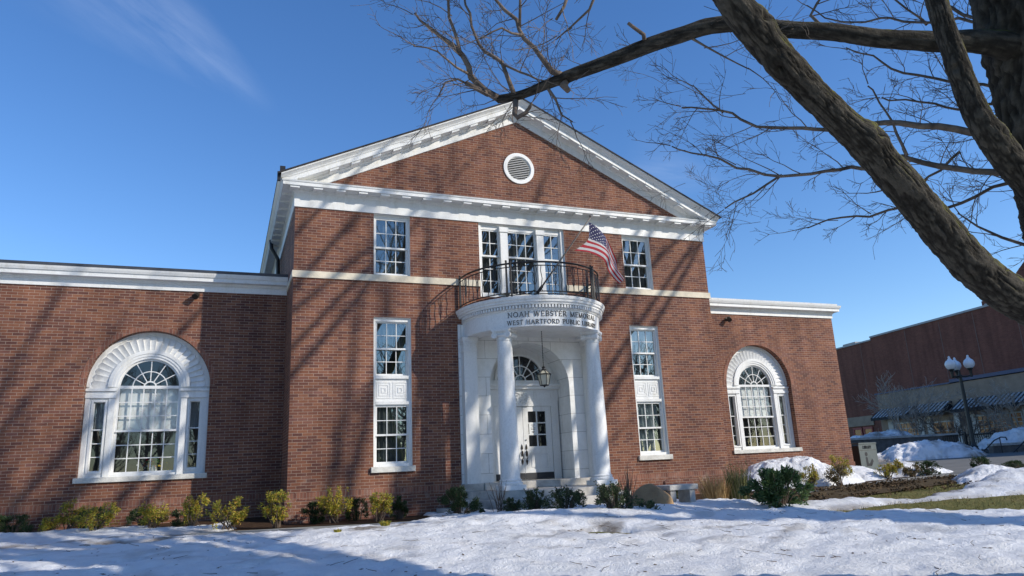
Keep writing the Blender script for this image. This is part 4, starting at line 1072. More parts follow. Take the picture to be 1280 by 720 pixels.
def snow_mat():
    m, nt, b = new_mat('old_snow'); v = obj_coord(nt)
    at = nt.nodes.new('ShaderNodeAttribute'); at.attribute_name = 'dirt'
    n2 = N(nt, 'ShaderNodeTexNoise', Scale=16.0, Detail=8.0, Roughness=.7); nt.links.new(v, n2.inputs['Vector'])
    n3 = N(nt, 'ShaderNodeTexNoise', Scale=55.0, Detail=4.0, Roughness=.7); nt.links.new(v, n3.inputs['Vector'])
    n4 = N(nt, 'ShaderNodeTexNoise', Scale=1.7, Detail=6.0, Roughness=.7); nt.links.new(v, n4.inputs['Vector'])
    grime = ramp(nt, n2.outputs['Fac'], [(.35, (.16, .125, .095)), (.65, (.42, .38, .33))])
    clean = ramp(nt, n4.outputs['Fac'], [(.3, (.77, .765, .745)), (.6, (.89, .887, .88))])
    nt.links.new(mixc(nt, at.outputs['Fac'], clean, grime), b.inputs['Base Color'])
    b.inputs['Roughness'].default_value = .55; b.inputs['Specular IOR Level'].default_value = .35
    b.inputs['Subsurface Weight'].default_value = 0.0
    mx = nt.nodes.new('ShaderNodeMath'); mx.operation = 'ADD'; nt.links.new(n2.outputs['Fac'], mx.inputs[0])
    sc = nt.nodes.new('ShaderNodeMath'); sc.operation = 'MULTIPLY'; sc.inputs[1].default_value = .35; nt.links.new(n3.outputs['Fac'], sc.inputs[0]); nt.links.new(sc.outputs[0], mx.inputs[1])
    add_bump(nt, b, mx.outputs[0], .8, .06); return m
M['snow'] = snow_mat()
tag(grid_obj('snow_cover', SX, SY, SZ, 'snow', keep=cover > -.35, attrs={'dirt': dirt}), kind='structure')
# matted winter grass showing through the melt at the right
gb = MB(); rr = random.Random(88)
M['grass_blade'] = plain('grass_blade', (.17, .16, .05), .9, .5, 3, 0, 0, .1, (.26, .19, .09))
for k in range(9000):
    x, y = rr.uniform(2.9, 10.5), rr.uniform(-9.4, -2.3); zt = float(zg(x, y)); i = int((x - float(sx_[0])) / .065); j = int((y - float(sy_[0])) / .065)
    if cover[j, i] > .1 or (y > -3.3 and rr.random() < .6): continue
    a = rr.uniform(0, 2 * PI); L = rr.uniform(.02, .06); d = Vector((math.cos(a), math.sin(a), 0)); c = Vector((x, y, zt + .0)); gb.face([c - d * .006, c + d * .006, c + Vector((rr.gauss(0, .03), rr.gauss(0, .03), L))])
tag(gb.build('grass', 'grass_blade', None, uv=False), kind='stuff')
# brown leaf litter heaped over the strip beside the walk
lb = MB(); rr = random.Random(89)
M['litter_leaf'] = plain('brown_leaf', (.15, .10, .055), .9, .5, 4, 0, 0, .1, (.05, .034, .02))
for k in range(7000):
    x = rr.uniform(3.4, 11.2); y = rr.uniform(-5.0, -2.2); i = int((x - float(sx_[0])) / .065); j = int((y - float(sy_[0])) / .065)
    if cover[j, i] > .0 or float(fbm(np.array([x * 1.3]), np.array([y * 2.2]), 211, 3)[0]) < .46 or y > -1.75 - .14 * abs(x - 8.5): continue
    c = Vector((x, y, float(zg(x, y)) + .03 + rr.uniform(0, .05))); d = Vector((rr.gauss(0, 1), rr.gauss(0, 1), rr.gauss(0, .6))).normalized() * rr.uniform(.02, .045); s_ = d.cross(Vector((rr.gauss(0, 1), rr.gauss(0, 1), 1))).normalized() * rr.uniform(.012, .025); lb.face([c - d, c + s_, c + d, c - s_])
tag(lb.build('fallen_leaves', 'litter_leaf', None, uv=False), kind='stuff')
# leaf scraps and broken twigs lying on the melting snow
db = MB(); rr = random.Random(404)
from_x, from_y = float(sx_[0]), float(sy_[0])
def snow_h(x, y):
    i = int((x - from_x) / .065); j = int((y - from_y) / .065)
    if 0 <= i < SX.shape[1] and 0 <= j < SX.shape[0] and cover[j, i] > .05: return float(SZ[j, i])
    return None
for k in range(1700):
    x = rr.uniform(-13, 9); y = -12.5 + 11 * rr.random() ** .8; h_ = snow_h(x, y)
    if h_ is None: continue
    c = Vector((x, y, h_ + .006)); a = rr.uniform(0, PI); d = Vector((math.cos(a), math.sin(a), rr.uniform(-.1, .25))); s_ = Vector((-d.y, d.x, rr.uniform(-.3, .3)))
    if k % 4: L = rr.uniform(.012, .035); db.face([c - d * L, c + s_ * L * .5, c + d * L, c - s_ * L * .5])
    else: L = rr.uniform(.05, .22); m_ = c + d * L * .5 + s_ * L * .15; db.tube([c, m_, c + d * L], [.004, .0035, .002], 3, cap=False)
M['debris'] = plain('dead_leaf_scraps', (.10, .065, .04), .9, .5, 30)
tag(db.build('leaf_debris', 'debris', None, uv=False), kind='stuff')
def snow_pile(x, y, rx, ry, h, label, rot=0, seed=1, z0=None, dirty=.35, lump=.5, tops=None):
    n = 90; u = np.linspace(-1.15, 1.15, n); U, V = np.meshgrid(u, u)
    ca, sa = math.cos(rot), math.sin(rot); lx, ly = U * rx, V * ry; X = x + lx * ca - ly * sa; Y = y + lx * sa + ly * ca
    k = .8 / max(rx, ry) * 3
    r = np.sqrt(U ** 2 + V ** 2) + (fbm(X * 1.2 / max(.4, ry) + seed, Y * 1.2 / max(.4, ry), seed) - .5) * .55
    env = np.clip(1 - r ** 2, -.3, 1)
    if tops: env = env * (1 + sum(a * np.exp(-(((U - tu) / tw) ** 2)) for tu, tw, a in tops))
    lumps = (fbm(X * 1.7 + seed, Y * 1.7, seed + 5, 5, .6) - .5)
    rid = np.abs(fbm(X * 3.2 + seed, Y * 3.2, seed + 9, 4, .6) - .5)
    base = zg(x, y) if z0 is None else z0
    gz = zg(X, Y) if z0 is None else np.full_like(X, z0)
    Z = gz - .02 + h * np.clip(env, -.2, 2) ** 1 * 1.0 + h * (lumps * lump - rid * .35) * np.clip(env * 2.5, 0, 1)
    dn_ = fbm(X * 1.6, Y * 1.6 + 4, seed + 13, 5)
    D = np.clip((dn_ - .5) * 4 * dirty + np.clip(.35 - env, 0, .35) * 1.6 * (dn_ > .42) * dirty * 2, 0, 1)
    o = grid_obj('snow_pile', X - x, Y - y, Z - float(base), 'snow', keep=(env > -.12), attrs={'dirt': D}); o.location = (x, y, float(base))
    return tag(o, label, 'snow pile', 'heaped snow')
snow_pile(7.5, -.15, 2.1, 1.35, .80, 'clean heaped snow against the brick under the right arched window', 0, 3, dirty=.12, lump=.25)
snow_pile(9.6, .0, 1.6, 1.2, .42, 'low snow heap at the right end of the brick wing, beside the grey sign box', .05, 8, dirty=.15, lump=.3)
snow_pile(11.9, -.25, 1.8, .85, .42, 'long low snow heap beside the walk, in front of the grey sign box', .12, 12, dirty=.3, lump=.4)
snow_pile(24.4, 9.0, 3.1, 1.5, .80, 'tall lumpy ploughed snow heap left of the triple street lamp', -.42, 15, dirty=.75, lump=.7, tops=[(-.1, .5, .15)])
snow_pile(29.3, 15.7, 2.3, .9, .62, 'dirty snow heap on top of the low stone wall behind the sign box', -.42, 22, z0=1.45, dirty=.7, lump=.6, tops=[(.5, .35, .5)])
snow_pile(32.2, 9.6, 2.5, 1.2, .85, 'snow heap behind the curved handrails right of the street lamp', -.5, 27, z0=.95, dirty=.3, lump=.4)
snow_pile(10.3, -3.9, 1.7, .75, .34, 'small grimy snow heap right of the brown bed, by the low evergreens', .3, 31, dirty=.9, lump=.6)

# ------------------------------------------------------------------ shrubs and plants
def leaf_mat(name, cols, rough=.5, trans=.25):
    m, nt, b = new_mat(name); g = nt.nodes.new('ShaderNodeNewGeometry')
    c = ramp(nt, g.outputs['Random Per Island'], [(i / (len(cols) - 1), k) for i, k in enumerate(cols)])
    nt.links.new(c, b.inputs['Base Color']); b.inputs['Roughness'].default_value = rough; b.inputs['Specular IOR Level'].default_value = .35
    t = nt.nodes.new('ShaderNodeBsdfTranslucent'); nt.links.new(c, t.inputs['Color']); mx = nt.nodes.new('ShaderNodeMixShader'); mx.inputs[0].default_value = trans
    nt.links.new(b.outputs[0], mx.inputs[1]); nt.links.new(t.outputs[0], mx.inputs[2]); nt.links.new(mx.outputs[0], nt.nodes['Material Output'].inputs['Surface']); return m
M['leaf_gold'] = leaf_mat('golden_leaves', [(.10, .13, .02), (.26, .27, .035), (.44, .38, .04), (.52, .42, .05), (.48, .24, .05), (.18, .22, .03), (.46, .40, .06)])
M['leaf_dark'] = leaf_mat('dark_evergreen_leaves', [(.018, .036, .014), (.035, .065, .022), (.055, .09, .028), (.025, .045, .018)])
M['leaf_green'] = leaf_mat('grey_green_leaves', [(.03, .05, .022), (.06, .085, .035), (.10, .125, .055), (.05, .075, .03)])
M['leaf_rhodo'] = leaf_mat('glossy_green_leaves', [(.04, .075, .025), (.075, .13, .04), (.13, .20, .07), (.09, .14, .045), (.05, .09, .035)], .35)
M['leaf_rust'] = leaf_mat('rusty_leaves', [(.10, .09, .035), (.16, .10, .05), (.20, .14, .06), (.09, .10, .03)])
M['straw'] = leaf_mat('dry_straw', [(.22, .13, .05), (.34, .22, .09), (.42, .30, .14), (.26, .15, .06)], .7)
M['reed'] = leaf_mat('green_stems', [(.05, .075, .02), (.10, .12, .035), (.16, .15, .05), (.30, .26, .16)], .7)
M['woody'] = plain('woody_stem', (.12, .085, .06), .9, .4, 12)
def leaf(b, p, d, L, wd, rr):
    d = d.normalized(); s = d.cross(Vector((rr.gauss(0, 1), rr.gauss(0, 1), rr.gauss(0, 1)))).normalized(); up = s.cross(d)
    m_ = p + d * L * .5 + up * L * .08
    b.face([p, m_ + s * wd * .5, p + d * L, m_ - s * wd * .5])
SHR = {}
def shrub(x, y, w, h, kind, label, seed, z=None):
    rr = random.Random(seed); z = float(zg(x, y)) + (.03 if z is None else z)
    names = {'gold': 'golden_shrub', 'dark': 'evergreen_shrub', 'green': 'green_shrub', 'rhodo': 'rhododendron_shrub', 'rust': 'rusty_shrub', 'straw': 'dry_grass_clump', 'reed': 'green_stem_clump', 'twig': 'bare_twig_clump', 'tuft': 'grass_tuft'}
    t = empty(names[kind], (x, y, z), label, 'plant' if kind in ('straw', 'reed', 'twig', 'tuft') else 'shrub', 'plants along the brick walls')
    b = MB(); s = MB(); O = Vector((x, y, z)); R = w / 2
    if kind in ('gold', 'rust'):
        nl = int(9 + 8 * w * h / .35); lead = []
        for i in range(nl):
            a = rr.uniform(0, 2 * PI); e = rr.uniform(.35, 1) ** .8; rad = R * (.2 + .8 * math.sqrt(rr.random())) * (1.05 - .45 * e ** 3)
            lead.append((Vector((rad * math.cos(a), rad * math.sin(a) * .8, h * e)), rr.uniform(.5, 1)))
        for tipv, bush in lead:
            tip = O + tipv; root = O + Vector((rr.gauss(0, .05), rr.gauss(0, .05), 0)); mid = root.lerp(tip, .5) + Vector((rr.gauss(0, .04), rr.gauss(0, .04), .02))
            s.tube([root, mid, tip], [.011, .007, .004], 4, cap=False)
            for q in range(rr.randint(2, 5)):
                u = 1 - .55 * rr.random() ** 1.5 * (q > 0); c = root.lerp(mid, u * 2) if u < .5 else mid.lerp(tip, u * 2 - 1); c = c + Vector((rr.gauss(0, .05), rr.gauss(0, .05), rr.gauss(0, .03))) * (q > 0)
                for k in range(int(rr.randint(24, 36) * bush)):
                    dd = Vector((rr.gauss(0, 1), rr.gauss(0, 1), rr.gauss(.15, .7))); leaf(b, c + dd.normalized() * rr.uniform(0, .02) - Vector((0, 0, rr.uniform(0, .07))), dd, rr.uniform(.04, .075), rr.uniform(.014, .022), rr)
        mt = 'leaf_gold' if kind == 'gold' else 'leaf_rust'
    elif kind in ('dark', 'green', 'rhodo'):
        n = int({'dark': 3400, 'green': 1900, 'rhodo': 2600}[kind] * max(.35, w * h / .5)); cl = [(rr.uniform(-1, 1), rr.uniform(-1, 1), rr.uniform(.0 if kind == 'rhodo' else .1, 1), rr.uniform(.22, .42)) for _ in range(int(16 + 20 * w))]
        for i in range(n):
            c = rr.choice(cl); q = Vector((rr.gauss(0, 1), rr.gauss(0, 1), rr.gauss(0, 1))); q = q.normalized() * c[3] * rr.random() ** .4
            env = math.sqrt(max(.1, 1 - (max(0, c[2] - .25) / .85) ** 2))
            p = O + Vector((R * (c[0] * .8 * env + q.x * .55), R * .85 * (c[1] * .8 * env + q.y * .55), h * max(.02, min(1.05, c[2] * .8 + q.z * .35))))
            d = (p - O - Vector((0, 0, h * .25))) + Vector((rr.gauss(0, .25), rr.gauss(0, .25), rr.gauss(.08, .2))) * max(w, .5)
            L = {'dark': rr.uniform(.035, .065), 'green': rr.uniform(.03, .06), 'rhodo': rr.uniform(.05, .10)}[kind]
            leaf(b, p, d, L, L * {'dark': .3, 'green': .42, 'rhodo': .36}[kind], rr)
        for c in cl:
            p = O + Vector((R * c[0] * .75, R * .7 * c[1], h * (c[2] * .8 + (.18 if kind == 'green' else .05)))); s.tube([O + Vector((c[0] * .08, c[1] * .08, 0)), O.lerp(p, .5) + Vector((0, 0, .04)), p], [.012, .008, .004], 4, cap=False)
            if kind == 'green':
                for _ in range(26):
                    u = rr.random(); leaf(b, O.lerp(p, .45 + .55 * u), Vector((rr.gauss(0, 1), rr.gauss(0, 1), rr.gauss(.4, .6))), rr.uniform(.03, .055), .02, rr)
        mt = 'leaf_' + kind
    elif kind in ('straw', 'reed', 'tuft'):
        n = {'straw': 520, 'reed': 420, 'tuft': 160}[kind]; L0 = h
        for i in range(n):
            a = rr.uniform(0, 2 * PI); r0 = R * .55 * math.sqrt(rr.random()); p = O + Vector((r0 * math.cos(a), r0 * math.sin(a), 0)); lean = {'straw': .55, 'reed': .22, 'tuft': .9}[kind]
            d = Vector((math.cos(a) * lean * rr.random(), math.sin(a) * lean * rr.random(), 1)).normalized(); L = L0 * rr.uniform(.45, 1.05); sd = Vector((-math.sin(a + rr.random()), math.cos(a), 0)).normalized() * rr.uniform(.003, .008); bend = Vector((d.x, d.y, -.35)) * L * .35 * rr.random()
            b.face([p - sd, p + sd, p + d * L * .6 + sd * .8, p + d * L * .6 - sd * .8]); b.face([p + d * L * .6 - sd * .8, p + d * L * .6 + sd * .8, p + d * L + bend * .8])
            if kind == 'reed' and rr.random() < .5:
                for _ in range(3): leaf(b, p + d * L * rr.uniform(.4, 1), d + Vector((rr.gauss(0, .6), rr.gauss(0, .6), .2)), rr.uniform(.04, .08), .014, rr)
        mt = {'straw': 'straw', 'reed': 'reed', 'tuft': 'leaf_gold'}[kind]
    else:
        for i in range(24):
            a = rr.uniform(0, 2 * PI); r1 = R * rr.random(); p = O + Vector((rr.gauss(0, .05), rr.gauss(0, .05), 0)); q = O + Vector((r1 * math.cos(a), r1 * math.sin(a), h * rr.uniform(.55, 1)))
            s.tube([p, p.lerp(q, .5) + Vector((0, 0, .04)), q], [.006, .005, .003], 4, cap=False)
        mt = None
    if b.f: b.build('foliage', mt, t, uv=False)
    if s.f: s.build('stem', 'woody', t, uv=False)
    return t
PL = [
 (-11.15, 1.0, .5, .40, 'gold', 'golden shrub cut by the left edge of the photo, under the brick wing'),
 (-10.75, 1.1, 1.0, .42, 'dark', 'low dark evergreen leftmost in the bed, left of the arched window'),
 (-10.05, .95, .42, .34, 'gold', 'small yellow-green shrub between two dark evergreens, below the left sill end'),
 (-9.75, 1.0, .45, .62, 'gold', 'tall thin orange-tipped shrub just left of the arched window sill'),
 (-9.35, 1.05, .75, .50, 'dark', 'dark evergreen right beneath the left end of the arched window sill'),
 (-9.2, .40, .80, .56, 'gold', 'broad golden shrub with orange tips under the left arched window'),
 (-8.45, 1.1, .75, .42, 'dark', 'dark low evergreen under the middle of the left arched window'),
 (-8.19, .10, .68, .56, 'gold', 'golden shrub standing in snow under the right half of the left window'),
 (-7.7, .6, .5, .40, 'dark', 'small dark evergreen just right of the left arched window sill'),
 (-7.43, -.05, .55, .66, 'gold', 'leggy yellow shrub at the shadow edge on the left wing, bare stem below'),
 (-6.81, -.75, .80, .60, 'gold', 'bushy golden shrub in the shaded inner corner of the left wing'),
 (-5.94, -1.05, .62, .68, 'gold', 'golden shrub at the brick corner of the central block'),
 (-5.2, -.55, .6, .46, 'dark', 'dark evergreen right of the brick corner, in front of the striped brickwork'),
 (-4.79, -.85, .76, .74, 'gold', 'tallest golden shrub against the central block, left of the tall window'),
 (-4.3, -.5, .56, .48, 'dark', 'dark round evergreen on a bare stem, under the left side of the tall window'),
 (-4.0, -1.35, .66, .58, 'gold', 'olive golden shrub below the sill of the left tall window'),
 (-3.5, -1.0, .45, .5, 'dark', 'dark evergreen right beside the olive shrub, below the left tall window'),
 (-2.50, -1.95, .95, .66, 'dark', 'dense dark bush at the left foot of the entrance steps'),
 (-1.80, -2.35, .55, .72, 'twig', 'clump of thin bare reddish twigs at the left end of the entrance steps'),
 (-1.62, -2.55, .42, .36, 'green', 'smallest green shrub in front of the left column'),
 (-1.31, -3.0, .60, .56, 'green', 'upright grey-green shrub in front of the steps, right of the left column'),
 (-.92, -3.5, .95, .58, 'green', 'widest grey-green shrub at the middle of the entrance steps'),
 (-.50, -4.7, .85, .66, 'green', 'grey-green shrub in front of the right column'),
 (-.1, -4.5, .45, .95, 'twig', 'thin bare stems sticking up in front of the right column base'),
 (.05, -5.0, .75, .28, 'green', 'low leafy sprig in the snow in front of the tan boulder'),
 (3.72, -.55, .62, .22, 'dark', 'low clipped evergreen behind the stone bench, against the brick'),
 (2.5, -3.55, .80, .66, 'straw', 'clump of dry golden grass right of the stone bench'),
 (3.05, -3.6, .72, .80, 'reed', 'clump of tall green stems between dry grass and the big bush'),
 (2.55, -5.35, 1.38, .86, 'rhodo', 'large glossy green bush standing in the snow at the right of the lawn'),
 (6.9, -1.55, .55, .58, 'gold', 'thin green shrub poking from snow under the right arched window'),
 (7.65, -1.75, .60, .52, 'rust', 'rust-coloured shrub in the snow right of the right arched window'),
 (8.45, -1.05, .72, .74, 'gold', 'bright golden shrub at the far right corner of the brick wing'),
 (10.15, -1.1, .62, .42, 'gold', 'small golden shrub in snow in front of the grey sign box'),
 (10.9, -1.25, .50, .34, 'rust', 'low rusty shrub in snow right of the sign box'),
 (11.6, -1.15, .85, .42, 'dark', 'dark low evergreen at the end of the snow heap beside the walk'),
 (11.15, -.65, .40, .45, 'gold', 'little golden shrub behind the snow heap, right of the sign box'),
 (10.7, -3.45, .72, .55, 'dark', 'feathery dark evergreen at the right end of the brown bed'),
 (11.6, -3.75, .95, .36, 'dark', 'wide low evergreen right of the feathery one, behind grimy snow'),
 (12.6, -4.3, .6, .42, 'dark', 'evergreen branch tips at the right edge of the photo'),
 (-4.38, -3.75, .26, .10, 'tuft', 'green tuft of grass poking through dirty snow below the left tall window'),
 (-5.25, -4.35, .16, .07, 'tuft', 'tiny grass tuft in dirty snow below the brick corner'),
]
for i, (x, y, w_, h_, k, lab) in enumerate(PL): shrub(x, y, w_, h_, k, lab, 100 + i, z=.10 if k == 'tuft' else None)

# ------------------------------------------------------------------ bench, boulder, standpipe
M['granite'] = plain('weathered_granite', (.42, .41, .38), .85, .35, 6, .4)
M['boulder'] = plain('tan_boulder', (.38, .25, .13), .9, .3, 2.5, .5, 0, .2, (.26, .16, .085))
M['rust'] = plain('rusty_iron', (.10, .04, .028), .8, .4, 10, .3)
bn = empty('stone_bench', (1.45, -3.75, .05), 'pale stone slab bench right of the entrance steps', 'bench')
def rot_box(b, c, rz, x0, x1, y0, y1, z0, z1):
    n = len(b.v); b.box(x0, x1, y0, y1, z0, z1); ca, sa = math.cos(rz), math.sin(rz)
    for i in range(n, len(b.v)): p = b.v[i]; b.v[i] = (c[0] + p[0] * ca - p[1] * sa, c[1] + p[0] * sa + p[1] * ca, p[2])
bc = (1.45, -3.75); brz = .10
b = MB(); rot_box(b, bc, brz, -.36, .36, -.22, .22, .43, .53); b.build('seat', 'granite', bn, bevel=.014)
for xo in (-.25, .23):
    b = MB(); rot_box(b, bc, brz, xo - .07, xo + .07, -.18, .18, -.1, .429); b.build('leg', 'granite', bn, bevel=.012)
b = MB(); rr = random.Random(9)
bm = bmesh.new(); bmesh.ops.create_icosphere(bm, subdivisions=4, radius=1)
for v in bm.verts:
    p = v.co.copy()
    for nx, nz, dd in ((-.75, .66, .62), (.55, .83, .80), (-.95, .1, .8), (.95, .25, .85), (.1, .2, .99)):
        n_ = Vector((nx, -.35, nz)).normalized(); s_ = p.dot(n_)
        if s_ > dd: p -= n_ * (s_ - dd) * .85
    q = 1 + .10 * (float(fbm(np.array([p.x * 2 + 5]), np.array([p.y * 2 + p.z * 2.3]), 4)[0]) - .5)
    v.co = Vector((p.x * .46 * q, p.y * .36 * q, p.z * .42 * q))
me = bpy.data.meshes.new('boulder'); bm.to_mesh(me); bm.free(); me.materials.append(M['boulder'])
for p in me.polygons: p.use_smooth = True
bo = bpy.data.objects.new('boulder', me); COL.objects.link(bo); bo.location = (.76, -3.9, .17); tag(bo, 'tan boulder beside the stone bench at the right of the steps', 'boulder')
hp = empty('standpipe', (3.30, -.5, .10), 'short rusty standpipe with a tap in front of the brick wall behind the bench', 'standpipe')
b = MB(); b.lathe([(.035, .0), (.035, .22), (.05, .24), (.05, .28), (.04, .34), (.045, .36), (.03, .40), (0, .41)], (3.30, -.5, .10), 12); b.build('pipe', 'rust', hp, uv=False)
b = MB(); b.tube([(3.30, -.5, .37), (3.20, -.56, .39), (3.16, -.58, .30)], [.025, .025, .03], 8); b.tube([(3.30, -.5, .50), (3.38, -.46, .53)], .014, 6); b.build('tap', 'rust', hp, uv=False)

# ------------------------------------------------------------------ grey sign box with the reader symbol
M['sign_grey'] = plain('grey_painted_metal', (.105, .125, .122), .5, .2, 3)
M['sign_side'] = plain('dark_brown_panel', (.035, .028, .028), .6, .2, 3)
SB = Vector((14.55, 3.86, 0)); SE = Vector((15.5, 3.98, 0)); sd = (SE - SB).normalized(); sn = Vector((sd.y, -sd.x, 0)); sw_ = (SE - SB).length
sg = empty('library_sign', (SB.x, SB.y, .27), 'grey box sign with a black reader symbol at the corner of the brick wing', 'sign')
def SP(s, o, z): q = SB + sd * s + sn * o; return Vector((q.x, q.y, z))
def sbox(b, s0, s1, o0, o1, z0, z1, F=SP):
    v = [F(s0, o0, z0), F(s1, o0, z0), F(s1, o1, z0), F(s0, o1, z0), F(s0, o0, z1), F(s1, o0, z1), F(s1, o1, z1), F(s0, o1, z1)]
    b.mesh(v, [(0, 1, 5, 4), (1, 2, 6, 5), (2, 3, 7, 6), (3, 0, 4, 7), (4, 5, 6, 7), (3, 2, 1, 0)])
b = MB(); sbox(b, .012, sw_ - .012, -.62, -.03, .1, 1.19); b.build('box', 'sign_side', sg, fixn=True)
b = MB(); sbox(b, -.02, sw_ + .02, -.03, 0, .1, 1.25); sbox(b, -.03, sw_ + .03, -.64, .02, 1.25, 1.30); b.build('panel', 'sign_grey', sg, fixn=True)
b = MB(); sbox(b, .02, sw_ - .02, .0, .004, 1.025, 1.04); b.build('panel_line', 'letter', sg, fixn=True)
M['sign_black'] = plain('black_sign_paint', (.012, .012, .016), .6, .1)
def on_sign(zb, c): return lambda s, z: (SP(c + s, .002, zb + z), sn)
b = lettering('LIBRARY', on_sign(1.085, sw_ * .46), .105, .50); b.build('lettering', 'sign_black', sg, uv=False)
b = MB(); c0, z0 = sw_ * .46, .46
def disc(b, cs, cz, r): b.face([SP(cs + r * math.cos(a), .006, cz + r * math.sin(a)) for a in [2 * PI * k / 20 for k in range(20)]])
disc(b, c0 - .10, z0 + .43, .075)
def poly(b, pts): b.face([SP(c0 + p[0], .006, z0 + p[1]) for p in pts])
poly(b, [(-.16, .0), (.12, .0), (.17, .08), (-.04, .10), (-.05, .30), (-.10, .34), (-.16, .31)])
poly(b, [(.12, .0), (.26, .17), (.19, .27), (.06, .13), (.03, .09)])
b.build('reader_symbol', 'sign_black', sg, uv=False)

# ------------------------------------------------------------------ triple globe street lamp
M['globe'] = plain('white_lamp_globe', (.78, .80, .82), .25, .05, 3)
M['lamp_green'] = plain('dark_green_cast_iron', (.018, .022, .02), .45, .3, 6)
LB = Vector((28.75, 9.85, .50))
lp = empty('street_lamp', LB, 'black street lamp with three white acorn globes in front of the dark brick shops', 'street lamp')
b = MB(); b.lathe([(.30, 0), (.30, .10), (.24, .14), (.22, .32), (.17, .42), (.19, .46), (.12, .56), (.105, .70), (.085, 3.2), (.08, 4.0), (.11, 4.03), (.11, 4.10), (.06, 4.16), (.05, 4.35), (0, 4.4)], LB, 20); b.build('post', 'lamp_green', lp, smooth='auto', uv=False)
for k, (dx, dy) in enumerate(((-.998, .07), (.67, .74), (.44, -.90))):
    dv = Vector((dx, dy, 0)).normalized() * .51; c = LB + dv
    b = MB(); b.tube([LB + Vector((0, 0, 4.06)), LB + dv * .5 + Vector((0, 0, 4.02)), LB + dv * .95 + Vector((0, 0, 4.06)), LB + dv + Vector((0, 0, 4.16))], [.05, .045, .045, .05], 8)
    b.lathe([(.05, 3.98), (.075, 4.05), (.06, 4.15), (.08, 4.22), (.075, 4.3), (.10, 4.36), (.15, 4.40), (.15, 4.44), (0, 4.44)], c, 16)
    a = b.build('arm', 'lamp_green', lp, smooth='auto', uv=False)
    b = MB(); b.lathe([(.14, 4.44), (.22, 4.52), (.265, 4.64), (.26, 4.74), (.21, 4.85), (.12, 4.92), (.09, 4.94), (.10, 4.96), (.06, 5.0), (.05, 5.04), (.065, 5.07), (.02, 5.12), (0, 5.13)], c, 24); b.build('globe', 'globe', a, smooth=True, uv=False)

# ------------------------------------------------------------------ brick shops across the lot
T0 = Vector((40.5, 28.8, 0)); TT = Vector((-.175, -.985, 0)).normalized(); TN = Vector((-.985, .175, 0)).normalized()
def FP(s, o, z): q = T0 + TT * s + TN * o; return Vector((q.x, q.y, z))
def fbox(b, s0, s1, o0, o1, z0, z1): sbox(b, s0, s1, o0, o1, z0, z1, FP)
M['tan_wall'] = plain('tan_masonry', (.30, .23, .17), .85, .25, 2); M['blue_cap'] = plain('blue_metal_cap', (.04, .06, .14), .5, .2)
M['pale_trim'] = plain('pale_shop_trim', (.55, .54, .50), .7, .15, 2); M['awn_dark'] = plain('black_awning_cloth', (.015, .017, .022), .8, .2); M['awn_pale'] = plain('pale_awning_stripe', (.40, .41, .42), .8, .15)
M['red_paint'] = plain('red_door_paint', (.26, .018, .022), .5, .2); M['cap_grey'] = plain('grey_roof_metal', (.34, .36, .37), .5, .2)
M['joint_grey'] = plain('sealant_joint', (.20, .13, .11), .8, .2)
shop = empty('shop_building', FP(8, 0, .7), 'long dark red brick shop building in shade beyond the lot', 'building')
b = MB(); fbox(b, -26, 4.2, -12, -.5, 0, 9.45); fbox(b, 4.201, 34, -14, 0, 0, 9.55); b.build('wall', 'far_brick', shop, fixn=True)
b = MB(); fbox(b, -26, 4.2, -.6, -.44, 9.45, 9.56); fbox(b, 4.2, 34, -.1, .06, 9.55, 9.68); b.build('roof_edge', 'cap_grey', shop, fixn=True)
b = MB()
for s in (2.3, 7.9, 11.16, 14.04, 17.2, 20.4): fbox(b, s - .022, s + .022, (-.5 if s < 4 else 0) - .05, (-.5 if s < 4 else 0) + .012, 3, 9.44)
b.build('control_joint', 'joint_grey', shop, fixn=True)
b = MB(); fbox(b, 13.95, 15.6, -6, -1, 9.4, 10.2); b.build('rooftop_block', 'far_brick', shop, fixn=True)
b = MB(); fbox(b, 14.7, 15.9, -.9, -.4, 9.5, 9.85); b.build('roof_unit', 'cap_grey', shop, fixn=True)
b = MB(); fbox(b, -1.0, .6, -2.6, -1.4, 9.4, 9.9); b.build('roof_unit', 'cap_grey', shop, fixn=True)
b = MB(); v = [FP(s_, o_, z_) for o_ in (-1.2, -9) for s_, z_ in ((16.7, 9.5), (30, 9.5), (30, 13), (23, 16.2), (16.7, 11.4))]; b.mesh(v, [(0, 1, 2, 3, 4), (9, 8, 7, 6, 5), (0, 4, 9, 5), (4, 3, 8, 9), (3, 2, 7, 8), (2, 1, 6, 7)]); b.build('upper_gable', 'far_brick', shop, fixn=True)
# low tan front with blue cap
b = MB(); fbox(b, 5.6, 34, .001, 1.4, 0, 5.0); b.build('shop_front', 'tan_wall', shop, fixn=True)
b = MB(); fbox(b, 5.5, 12.7, .0, 1.5, 5.0, 5.10); fbox(b, 12.7, 34, .0, 1.5, 5.05, 5.26); b.build('front_cap', 'blue_cap', shop, fixn=True)
def awning(s0, s1):
    b = MB(); n = int((s1 - s0) / .17)
    for i in range(n):
        a, c = s0 + (s1 - s0) * i / n, s0 + (s1 - s0) * (i + 1) / n
        b.face([FP(a, 2.3, 3.30), FP(c, 2.3, 3.30), FP(c, 1.41, 3.92), FP(a, 1.41, 3.92)], i % 2)
    for s in (s0, s1): b.face([FP(s, 2.3, 3.30), FP(s, 1.41, 3.92), FP(s, 1.41, 3.30)], 0)
    fbox(b, s0, s1, 2.26, 2.3, 3.10, 3.298); b.build('awning', ['awn_dark', 'awn_pale'], shop)
for s0, s1 in ((5.7, 9.2), (9.5, 12.5), (13.2, 18.5), (19, 23)): awning(s0, s1)
